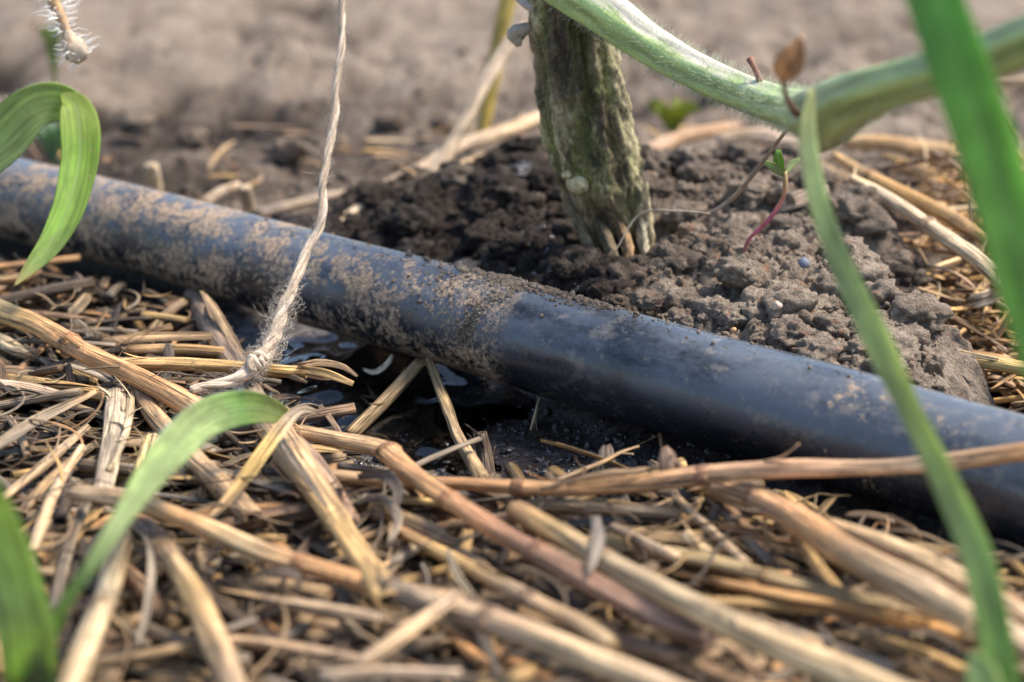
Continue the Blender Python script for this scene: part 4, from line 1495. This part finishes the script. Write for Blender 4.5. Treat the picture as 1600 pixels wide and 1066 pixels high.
# broad blade at the right edge
gs = empty('grass_plant', G(1840, 1700, .0))
tag(gs, 'grass plant outside the right edge with a broad blurred blade crossing the vine', 'grass plant', 'green grass plants among the straw')
ribbon('leaf_blade', [(1840, 1700, None, .166), (1825, 1300, None, .163), (1800, 1000, None, .165), (1740, 800, None, .170), (1660, 600, None, .176), (1600, 420, None, .180), (1555, 270, None, .184), (1505, 120, None, .187), (1452, -20, None, .19), (1400, -140, None, .193)],
       [40, 46, 50, 80, 100, 102, 98, 96, 84, 50], [(.25, .45, .12)] * 8 + [(.20, .42, .13), MG], gs, 'leaf', .15, thick=.00016, rolls=[.2] * 10, ns=14, n=70)

# ------------------------------------------------------------------ thick stem with the hairy vine
def mat_bark():
    m, nt, b = nodes_of('corky_green_stem')
    k = N(nt)
    rest, tint = k.attr('rest'), k.attr('tint', 'Color')
    n1 = k.noise(k.scale(rest, (1, 1, .3)), 420, 6, .7)
    n2 = k.noise(k.scale(rest, (1, 1, .7), (3, 3, 3)), 1500, 5, .7)
    c = k.mul(tint, k.ramp(n1, .3, .7, .5, 1.45))
    c = k.mul(c, k.ramp(n2, .3, .7, .6, 1.35))
    dark = k.noise(k.scale(rest, (1, 1, .45), (1, 7, 2)), 230, 5, .75)
    c = k.mix(k.ramp(dark, .49, .59, 0, .76), c, (.022, .016, .012))
    pl = k.noise(k.scale(rest, (1, 1, .2), (8, 7, 2)), 520, 4, .6)
    c = k.mix(k.ramp(pl, .62, .70, 0, .5), c, (.36, .29, .17))
    k.link(c, b.inputs['Base Color'])
    b.inputs['Roughness'].default_value = .7
    b.inputs['Specular IOR Level'].default_value = .3
    k.link(k.bump(k.math('ADD', n1, n2), .9, .0006), b.inputs['Normal'])
    return m


M['bark'] = mat_bark()
squash = empty('squash_plant', G(950, 418, .014))
tag(squash, 'thick corky stem with a hairy green vine growing from the soil mound', 'plant')
sb = G(952, 432, .012)
sx = [(992, 456), (981, 402), (962, 340), (938, 270), (917, 190), (904, 110), (893, 40), (886, -30), (883, -90)]
sw = [70, 84, 112, 130, 136, 130, 122, 122, 120]
Y0 = sb[1]
Pst = []
for i, (a, b_) in enumerate(sx):
    yy = Y0 + .0035 - .0003 * i
    d = ray(a, b_)
    Pst.append(CAMP + d * (yy / d[1]))
rw = [w * .5 * depth(q) / FPX for w, q in zip(sw, Pst)]
sp = smooth_path(np.hstack([np.array(Pst), np.array(rw)[:, None]]), 170)
spath, srad = sp[:, :3], sp[:, 3]
sf = frames(spath, (0, -1, 0))
LS = np.linspace(0, 1, 170)


def ridge_f(a, s):
    w = a + .35 * vnoise(np.cos(a) * 1.2, np.sin(a) * 1.2, s * 40, 60)
    k = .15 * np.abs(np.sin(w * 3.5 + 1.1 * vnoise(0, 0, s * 28, 61))) - .07
    k = k + .06 * vnoise(np.cos(a) * 5, np.sin(a) * 5, s * 130, 62) + .06 * vnoise(np.cos(a) * 12, np.sin(a) * 12, s * 420, 63) + .04 * vnoise(np.cos(a) * 26, np.sin(a) * 26, s * 1100, 64)
    return k


def sprof(a, s):
    k = 1 + ridge_f(a, s)
    # leaf scars (shelves) facing the camera
    for s0, am, wd in ((.0465, .10, .0011), (.024, .07, .0016), (.071, .05, .001)):
        k = k + am * np.exp(-((s - s0 - .0012 * np.cos(a * 2)) / wd) ** 2) * np.clip(np.cos(a - .15), 0, 1) ** 2
    # root flare
    k = k + .12 * np.exp(-s / .004) * (.4 + .9 * np.abs(np.sin(a * 2.5 + .6)))
    return k


ns = 110
a_ = np.linspace(0, 2 * math.pi, ns, endpoint=False)[None, :]
s_ = np.concatenate([[0], np.cumsum(np.linalg.norm(np.diff(spath, axis=0), axis=1))])[:, None]
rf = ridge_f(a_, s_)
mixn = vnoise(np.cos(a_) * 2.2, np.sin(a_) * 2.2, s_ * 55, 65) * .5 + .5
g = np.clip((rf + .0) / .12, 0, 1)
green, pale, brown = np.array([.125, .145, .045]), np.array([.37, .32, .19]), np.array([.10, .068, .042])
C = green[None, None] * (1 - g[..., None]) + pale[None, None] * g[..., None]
mk = np.clip((mixn - .42) * 4, 0, 1)[..., None]
C = C * (1 - mk * .7) + brown * mk * .7
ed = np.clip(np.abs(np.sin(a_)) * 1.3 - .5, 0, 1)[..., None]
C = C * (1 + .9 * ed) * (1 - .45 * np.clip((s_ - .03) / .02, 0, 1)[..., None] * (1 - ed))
low = np.exp(-s_ / .018)[..., None]
C = C * (1 - low * .7) + np.array([.34, .22, .12]) * low * .7
mb = MB()
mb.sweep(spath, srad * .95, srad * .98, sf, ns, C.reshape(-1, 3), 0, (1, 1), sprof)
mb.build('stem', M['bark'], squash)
# scars: pale cork knobs
for (a, b_, r_) in ((903, 289, 15), (884, 272, 6)):
    d = ray(a, b_)
    c = CAMP + d * ((Y0 - .0046) / d[1])
    if r_ < 6: c = CAMP + d * ((Y0 - .0048) / d[1])
    R = r_ * depth(c) / FPX
    v, f = ICO3
    nz = fbm(v[:, 0] * 2.2, v[:, 1] * 2.2, v[:, 2] * 2.2, 4, int(a))
    rad = 1 + (.35 if r_ > 12 else .9) * nz
    rad = rad - .25 * np.exp(-((v[:, 0] ** 2 + v[:, 2] ** 2) / .12)) * (v[:, 1] < 0)
    vv = v * rad[:, None] * R * np.array([1.1, .9, .95]) + c
    mb = MB()
    mb.add(vv, [tuple(q) for q in f], v * R, np.array([.44, .37, .21]) * (1 + .3 * nz[:, None]))
    mb.build('leaf_scar', M['plain'], squash)
for (pts_, w_, c_) in (([(884, 300, None, .3600), (905, 350, None, .3590), (930, 405, None, .3580), (944, 440, None, .3560)], [8, 16, 16, 8], (.20, .15, .09)),
                       ([(988, 290, None, .3610), (1000, 345, None, .3600), (1006, 390, None, .3590), (1022, 420, None, .3560)], [10, 20, 18, 8], (.38, .33, .22)),
                       ([(955, 330, None, .3580), (975, 370, None, .3575), (985, 410, None, .3560), (996, 440, None, .3540)], [8, 18, 16, 8], (.36, .22, .11)),
                       ([(925, 330, None, .3580), (948, 375, None, .3575), (962, 415, None, .3560), (968, 445, None, .3540)], [8, 20, 18, 8], (.24, .18, .10))):
    P3_ = [P(q[0], q[1], q[3]) for q in pts_]
    r_ = [w * .5 * depth(q) / FPX for w, q in zip(w_, P3_)]
    sp_ = smooth_path(np.hstack([np.array(P3_), np.array(r_)[:, None]]), 40)
    m_ = MB()
    m_.sweep(sp_[:, :3], sp_[:, 3], sp_[:, 3], frames(sp_[:, :3]), 20, c_, r_[0] * 9000, (1, 1), lambda a, s: 1 + .3 * vnoise(np.cos(a) * 3, np.sin(a) * 3, s * 350, 77) + .15 * vnoise(np.cos(a) * 7, np.sin(a) * 7, s * 900, 78))
    m_.build('root', M['bark'], squash)
# fine hairs on the stem's upper part
mb_h = hairs(squash, spath[95:150], srad[95:150] * 1.02, (sf[0][95:150], sf[1][95:150], sf[2][95:150]), 1500, .0016, (.32, .29, .22), 'stem_hair', .000022)


def mat_vine():
    m, nt, b = nodes_of('hairy_vine_skin')
    k = N(nt)
    rest, tint = k.attr('rest'), k.attr('tint', 'Color')
    sep = k.new('ShaderNodeSeparateXYZ')
    k.link(rest, sep.inputs[0])
    n1 = k.noise(k.scale(rest, (1, 1, .10)), 900, 4, .6)
    n2 = k.noise(rest, 1800, 4, .65)
    n3 = k.noise(k.scale(rest, (1, 1, .3)), 150, 4, .6)
    c = k.mul(tint, k.ramp(n1, .3, .7, .85, 1.18))
    c = k.mul(c, k.ramp(n2, .3, .7, .85, 1.15))
    # cream strip along the upper side
    topm = k.ramp(k.math('ADD', sep.outputs[0], k.math('MULTIPLY', k.math('SUBTRACT', n3, .5), .014)), .0012, .0034)
    c = k.mix(k.math('MULTIPLY', k.math('MULTIPLY', topm, k.ramp(sep.outputs[2], .014, .024)), k.ramp(sep.outputs[2], .060, .095, 1, .15)), c, (.62, .56, .44))
    k.link(c, b.inputs['Base Color'])
    b.inputs['Roughness'].default_value = .5
    b.inputs['Subsurface Weight'].default_value = .12
    b.inputs['Subsurface Radius'].default_value = (.001, .0015, .0005)
    b.inputs['Subsurface Scale'].default_value = 1.0
    k.link(k.bump(k.math('ADD', n1, k.math('MULTIPLY', n2, .5)), .6, .0004), b.inputs['Normal'])
    return m


M['vine'] = mat_vine()
vp = [(800, -75, .3480), (872, -28, .3420), (938, 14, .3380), (1000, 60, .3340), (1055, 94, .3280), (1112, 124, .3180), (1180, 152, .3040), (1240, 172, .2820), (1288, 178, .2620), (1332, 156, .248), (1385, 136, .238), (1455, 116, .229), (1540, 90, .220), (1625, 56, .211), (1770, -5, .198)]
vw = [60, 72, 72, 66, 60, 58, 58, 62, 94, 88, 74, 74, 76, 80, 84]
P3 = [P(a, b_, c) for a, b_, c in vp]
rw = [w * .5 * depth(q) / FPX for w, q in zip(vw, P3)]
sp = smooth_path(np.hstack([np.array(P3), np.array(rw)[:, None]]), 170)
vpath, vrad = sp[:, :3], sp[:, 3]
vf = frames(vpath, (0, 0, 1))
vs = np.linspace(0, 1, 170)
vc = np.array([.37, .48, .17])[None] * np.ones((170, 1))
vc = vc * (1 - vs[:, None] * .25)
jn = int(np.argmin([abs(project(q)[0] - 1290) for q in vpath]))
nodeg = np.exp(-((vs - vs[jn]) / .035) ** 2)[:, None]
vc = vc * (1 - nodeg) + np.array([.24, .28, .12]) * nodeg


def vprof(a, s):
    k = 1 + .06 * np.sin(a * 6 + s * 22) + .04 * vnoise(np.cos(a) * 6, np.sin(a) * 6, s * 200, 70)
    sn = vs_len * vs[jn]
    k = k + .26 * np.exp(-((s - sn) / .003) ** 2) * np.clip(-np.cos(a), 0, 1) + np.exp(-((s - sn) / .005) ** 2) * .12 * vnoise(np.cos(a) * 3, np.sin(a) * 3, s * 400, 74)
    return k


s2_ = np.concatenate([[0], np.cumsum(np.linalg.norm(np.diff(vpath, axis=0), axis=1))])
vs_len = float(np.linalg.norm(np.diff(vpath, axis=0), axis=1).sum())
mb = MB()
mb.sweep(vpath, vrad * .98, vrad, vf, 44, vc, 0, (1, 1), vprof)
V_ = mb.c[0]
va_ = np.tile(np.linspace(0, 2 * math.pi, 44, endpoint=False), 170)
vsl_ = np.repeat(s2_, 44)
st_ = .5 + .5 * np.sin(va_ * 6 + vsl_ * 22)
V_[:len(va_)] = V_[:len(va_)] * (.72 + .42 * st_[:, None]) * (1 + .2 * vnoise(np.cos(va_) * 2, np.sin(va_) * 2, vsl_ * 130, 75))[:, None] + np.array([.05, .02, .01]) * np.clip(vnoise(np.cos(va_) * 3, np.sin(va_) * 3, vsl_ * 260, 76), 0, 1)[:, None]
mb.build('vine', M['vine'], squash)
hairs(squash, vpath[:105], vrad[:105], (vf[0][:105], vf[1][:105], vf[2][:105]), 3200, .0015, (.55, .60, .42), 'vine_hair', .00003, None)
hairs(squash, vpath[:160], vrad[:160], (vf[0][:160], vf[1][:160], vf[2][:160]), 1400, .0015, (.50, .50, .36), 'vine_hair', .00004, math.pi)


def small_tube(name, pts, wpx, col, parent=None, mat='plain', ridge=.15, ends=(1, 1), n=None, ns=14, cols=None):
    P3 = to3(pts)
    if not isinstance(wpx, (list, tuple)): wpx = [wpx] * len(P3)
    r = [w * .5 * depth(q) / FPX for w, q in zip(wpx, P3)]
    L = float(np.linalg.norm(np.diff(np.array(P3), axis=0), axis=1).sum())
    n = n or int(min(80, max(14, L / .0006)))
    sp = smooth_path(np.hstack([np.array(P3), np.array(r)[:, None]]), n)
    sd_ = random.uniform(0, 30)
    c = np.array(col, float)
    if cols is not None:
        cc = np.array(cols, float)
        c = np.stack([np.interp(np.linspace(0, 1, n), np.linspace(0, 1, len(cc)), cc[:, q]) for q in range(3)], -1)
    mb = MB()
    mb.sweep(sp[:, :3], np.maximum(sp[:, 3], .00005), np.maximum(sp[:, 3], .00005), frames(sp[:, :3]), ns, c, sd_, ends,
             lambda a, s: 1 + ridge * vnoise(np.cos(a) * 3, np.sin(a) * 3, s * 500 + sd_, 71) + ridge * vnoise(np.cos(a) * 1.5, np.sin(a) * 1.5, s * 180 + sd_, 72))
    return mb.build(name, M[mat], parent), sp


# withered stubs on the stem
small_tube('withered_stub', [(862, 28, None, .350), (838, 40, None, .349), (820, 46, None, .348), (806, 54, None, .348), (812, 72, None, .348)], [22, 16, 20, 26, 9], (.30, .245, .18), squash, ridge=.35)
small_tube('withered_tip', [(785, -30, None, .347), (815, 2, None, .346), (838, 14, None, .345), (862, 28, None, .344)], [8, 13, 15, 3], (.42, .38, .34), squash, ridge=.2)
# dried flower stalk in front of the vine joint
small_tube('dried_flower_stalk', [(1245, 178, None, .255), (1228, 150, None, .243), (1224, 118, None, .236)], [12, 9, 9], (.16, .09, .065), squash)
ribbon('dried_petal', [(1220, 124, None, .236), (1236, 95, None, .232), (1252, 58, None, .228)], [14, 50, 12], (.62, .42, .28), squash, 'straw', .5)
ribbon('dried_petal', [(1226, 124, None, .234), (1224, 100, None, .230), (1238, 68, None, .226)], [10, 34, 8], (.58, .36, .23), squash, 'straw', .5)
small_tube('dried_flower_stalk', [(1190, 132, None, .300), (1180, 108, None, .302), (1172, 92, None, .303)], [12, 9, 12], (.22, .10, .06), squash)
# thin dry tendril
small_tube('tendril', [(1248, 178, None, .285), (1215, 222, None, .305), (1185, 262, None, .322), (1150, 305, None, .337), (1112, 333, None, .342)], [6, 6, 7, 7, 5], (.30, .23, .17), squash, cols=[(.35, .26, .18), (.26, .2, .15), (.3, .23, .17)])
small_tube('root_hair', [(960, 395, None, .352), (1000, 335, None, .352), (1060, 330, None, .345), (1110, 334, None, .342)], [2, 3, 3, 2], (.42, .34, .25), squash)
small_tube('root_hair', [(1005, 335, 25), (985, 352, 22), (960, 370, 20), (942, 380, 19)], [4, 4, 4, 3], (.34, .22, .12), squash)

# ------------------------------------------------------------------ seedling
sg = empty('seedling', G(1165, 385, .021))
tag(sg, 'tiny seedling with a pink stem and small green leaves on the soil mound', 'seedling')
small_tube('stem', [(1163, 392, None, .335), (1172, 372, None, .334), (1200, 345, None, .3325), (1222, 312, None, .331), (1227, 288, None, .330), (1226, 268, None, .330)], [6, 6, 7, 7, 8, 8], (.4, .12, .14), sg, cols=[(.30, .13, .09), (.42, .09, .13), (.42, .10, .13), (.38, .17, .10), (.33, .26, .10)], ridge=.06)
ribbon('leaf', [(1226, 272, None, .330), (1219, 262, None, .329), (1216, 248, None, .328), (1216, 234, None, .328)], [5, 14, 17, 7], (.15, .27, .05), sg, 'leaf', .3)
ribbon('cotyledon', [(1224, 274, None, .330), (1210, 262, None, .3285), (1190, 252, None, .327)], [5, 15, 6], (.27, .33, .17), sg, 'leaf', .3)
ribbon('cotyledon', [(1228, 272, None, .330), (1236, 258, None, .331), (1250, 248, None, .332)], [5, 13, 5], (.27, .33, .17), sg, 'leaf', .3)

# ------------------------------------------------------------------ hanging dried hairy tendril top left
hd_ = empty('dried_tendril', P(128, 92, .352))
tag(hd_, 'dried orange brown tendril with white bristles hanging at the upper left', 'tendril')
_, sp = small_tube('stem', [(60, -60, None, .352), (80, -10, None, .352), (96, 28, None, .351), (104, 56, None, .351), (118, 78, None, .351), (130, 92, None, .351)], [19, 19, 18, 18, 38, 24], (.42, .25, .11), hd_, ridge=.22, cols=[(.42, .25, .11), (.5, .3, .14), (.42, .24, .11), (.5, .34, .2), (.5, .4, .3)])
fr_ = frames(sp[:, :3])
hairs(hd_, sp[:, :3], sp[:, 3], fr_, 260, .0030, (.85, .84, .8), 'bristle', .00009)

# ------------------------------------------------------------------ small weeds far behind
def weed(label, px, py, h, n, col, spread):
    base = G(px, py, .002)
    base[2] = soil_z(base[0], base[1])
    r = empty('weed_sprout', base)
    tag(r, label, 'weed')
    for i in range(n):
        a = i * 6.28 / n + random.uniform(-.3, .3)
        d = np.array([math.cos(a), math.sin(a), 0])
        mb = MB()
        pts = [base, base + np.array([0, 0, h * .5]) + d * spread * .2, base + np.array([0, 0, h]) + d * spread * .7, base + np.array([0, 0, h * .9]) + d * spread * 1.2]
        ribbon_into(mb, pts, [spread * .15, spread * .4, spread * .6, spread * .1], col, 0, .0002)
        mb.build('leaf', M['leaf'], r)


weed('small yellow green weed on the bare soil right of the thick stem', 1050, 215, .010, 5, (.30, .33, .06), .007)
weed('blurred green weed behind the bristly dried tendril', 88, 150, .022, 3, (.30, .34, .16), .004)
weed('bluish green weed right behind the hose near the folded blade', 85, 262, .012, 4, (.22, .34, .26), .006)


# ------------------------------------------------------------------ single clods and pebbles
def clod(label, px, py, z, rpx, col_wet, seed, name='soil_clod', cat='clod', flat=.75):
    c = G(px, py, z / 1000)
    R = rpx * depth(c) / FPX
    v, f = ICO3
    nz = fbm(v[:, 0] * 1.9 + seed, v[:, 1] * 1.9, v[:, 2] * 1.9, 6, seed, .8)
    vv = v * (1 + .95 * nz)[:, None] * R * np.array([1.15, 1, flat])
    me_o = big_mesh(name, vv, f, M['soil'], np.full(len(v), col_wet) + .2 * nz)
    me_o.location = c
    return tag(me_o, label, cat)


clod('dark round clod of soil just left of the thick stem', 838, 238, 14, 26, .6, 3)
clod('crumbly clod at the top of the mound right of the stem', 1020, 262, 24, 26, .55, 4)
clod('wide crumbly clod in the middle of the mound below the seedling', 1150, 425, 23, 30, .28, 5)
clod('dark wet clod behind the hose left of the stem', 800, 385, 16, 26, .68, 6)
clod('small clod touching the hose at the right of the mud ring', 1010, 470, 19, 20, .4, 7)
clod('rounded clod beside the right end of the mound', 1392, 500, 15, 22, .35, 8)
clod('dark clod at the left end of the mound', 660, 318, 14, 26, .7, 9)
clod('brown clod on the mound crest behind the thin green blade', 1310, 322, 24, 24, .35, 10)
for i, (px, py, r) in enumerate(((300, 215, 22), (450, 235, 30), (700, 195, 24), (215, 195, 26), (1120, 150, 26), (610, 190, 24))):
    clod(['blurred clod behind the hose above the second stub', 'wide blurred clod on the bare ground left of the twine', 'blurred clod between the twine and the beige stalk', 'blurred clod right of the folded green blade',
          'blurred clod far behind the seedling', 'blurred clod right of the twine'][i], px, py, 5, r * .85, .12, 20 + i)
mb = MB()
v, f = ICO2
for (lab, px, py, z, r, col) in (('small orange pebble in the soil near the hose', 1146, 516, 20.5, 5, (.45, .24, .11)), ('pale pinkish stone chip on the front of the mound', 1214, 478, 22.5, 8, (.50, .36, .28)),
                                 ('bluish shiny stone chip on the mound by the thin blade', 1256, 410, 24, 9, (.16, .18, .22))):
    c = G(px, py, z / 1000)
    R = r * depth(c) / FPX
    m_ = MB()
    nz = fbm(v[:, 0] * 1.3 + px, v[:, 1] * 1.3, v[:, 2] * 1.3, 2, 5)
    m_.add(v * (1 + .5 * nz)[:, None] * R + c, [tuple(q) for q in f], v * R, col)
    tag(m_.build('pebble', M['plain']), lab, 'pebble')
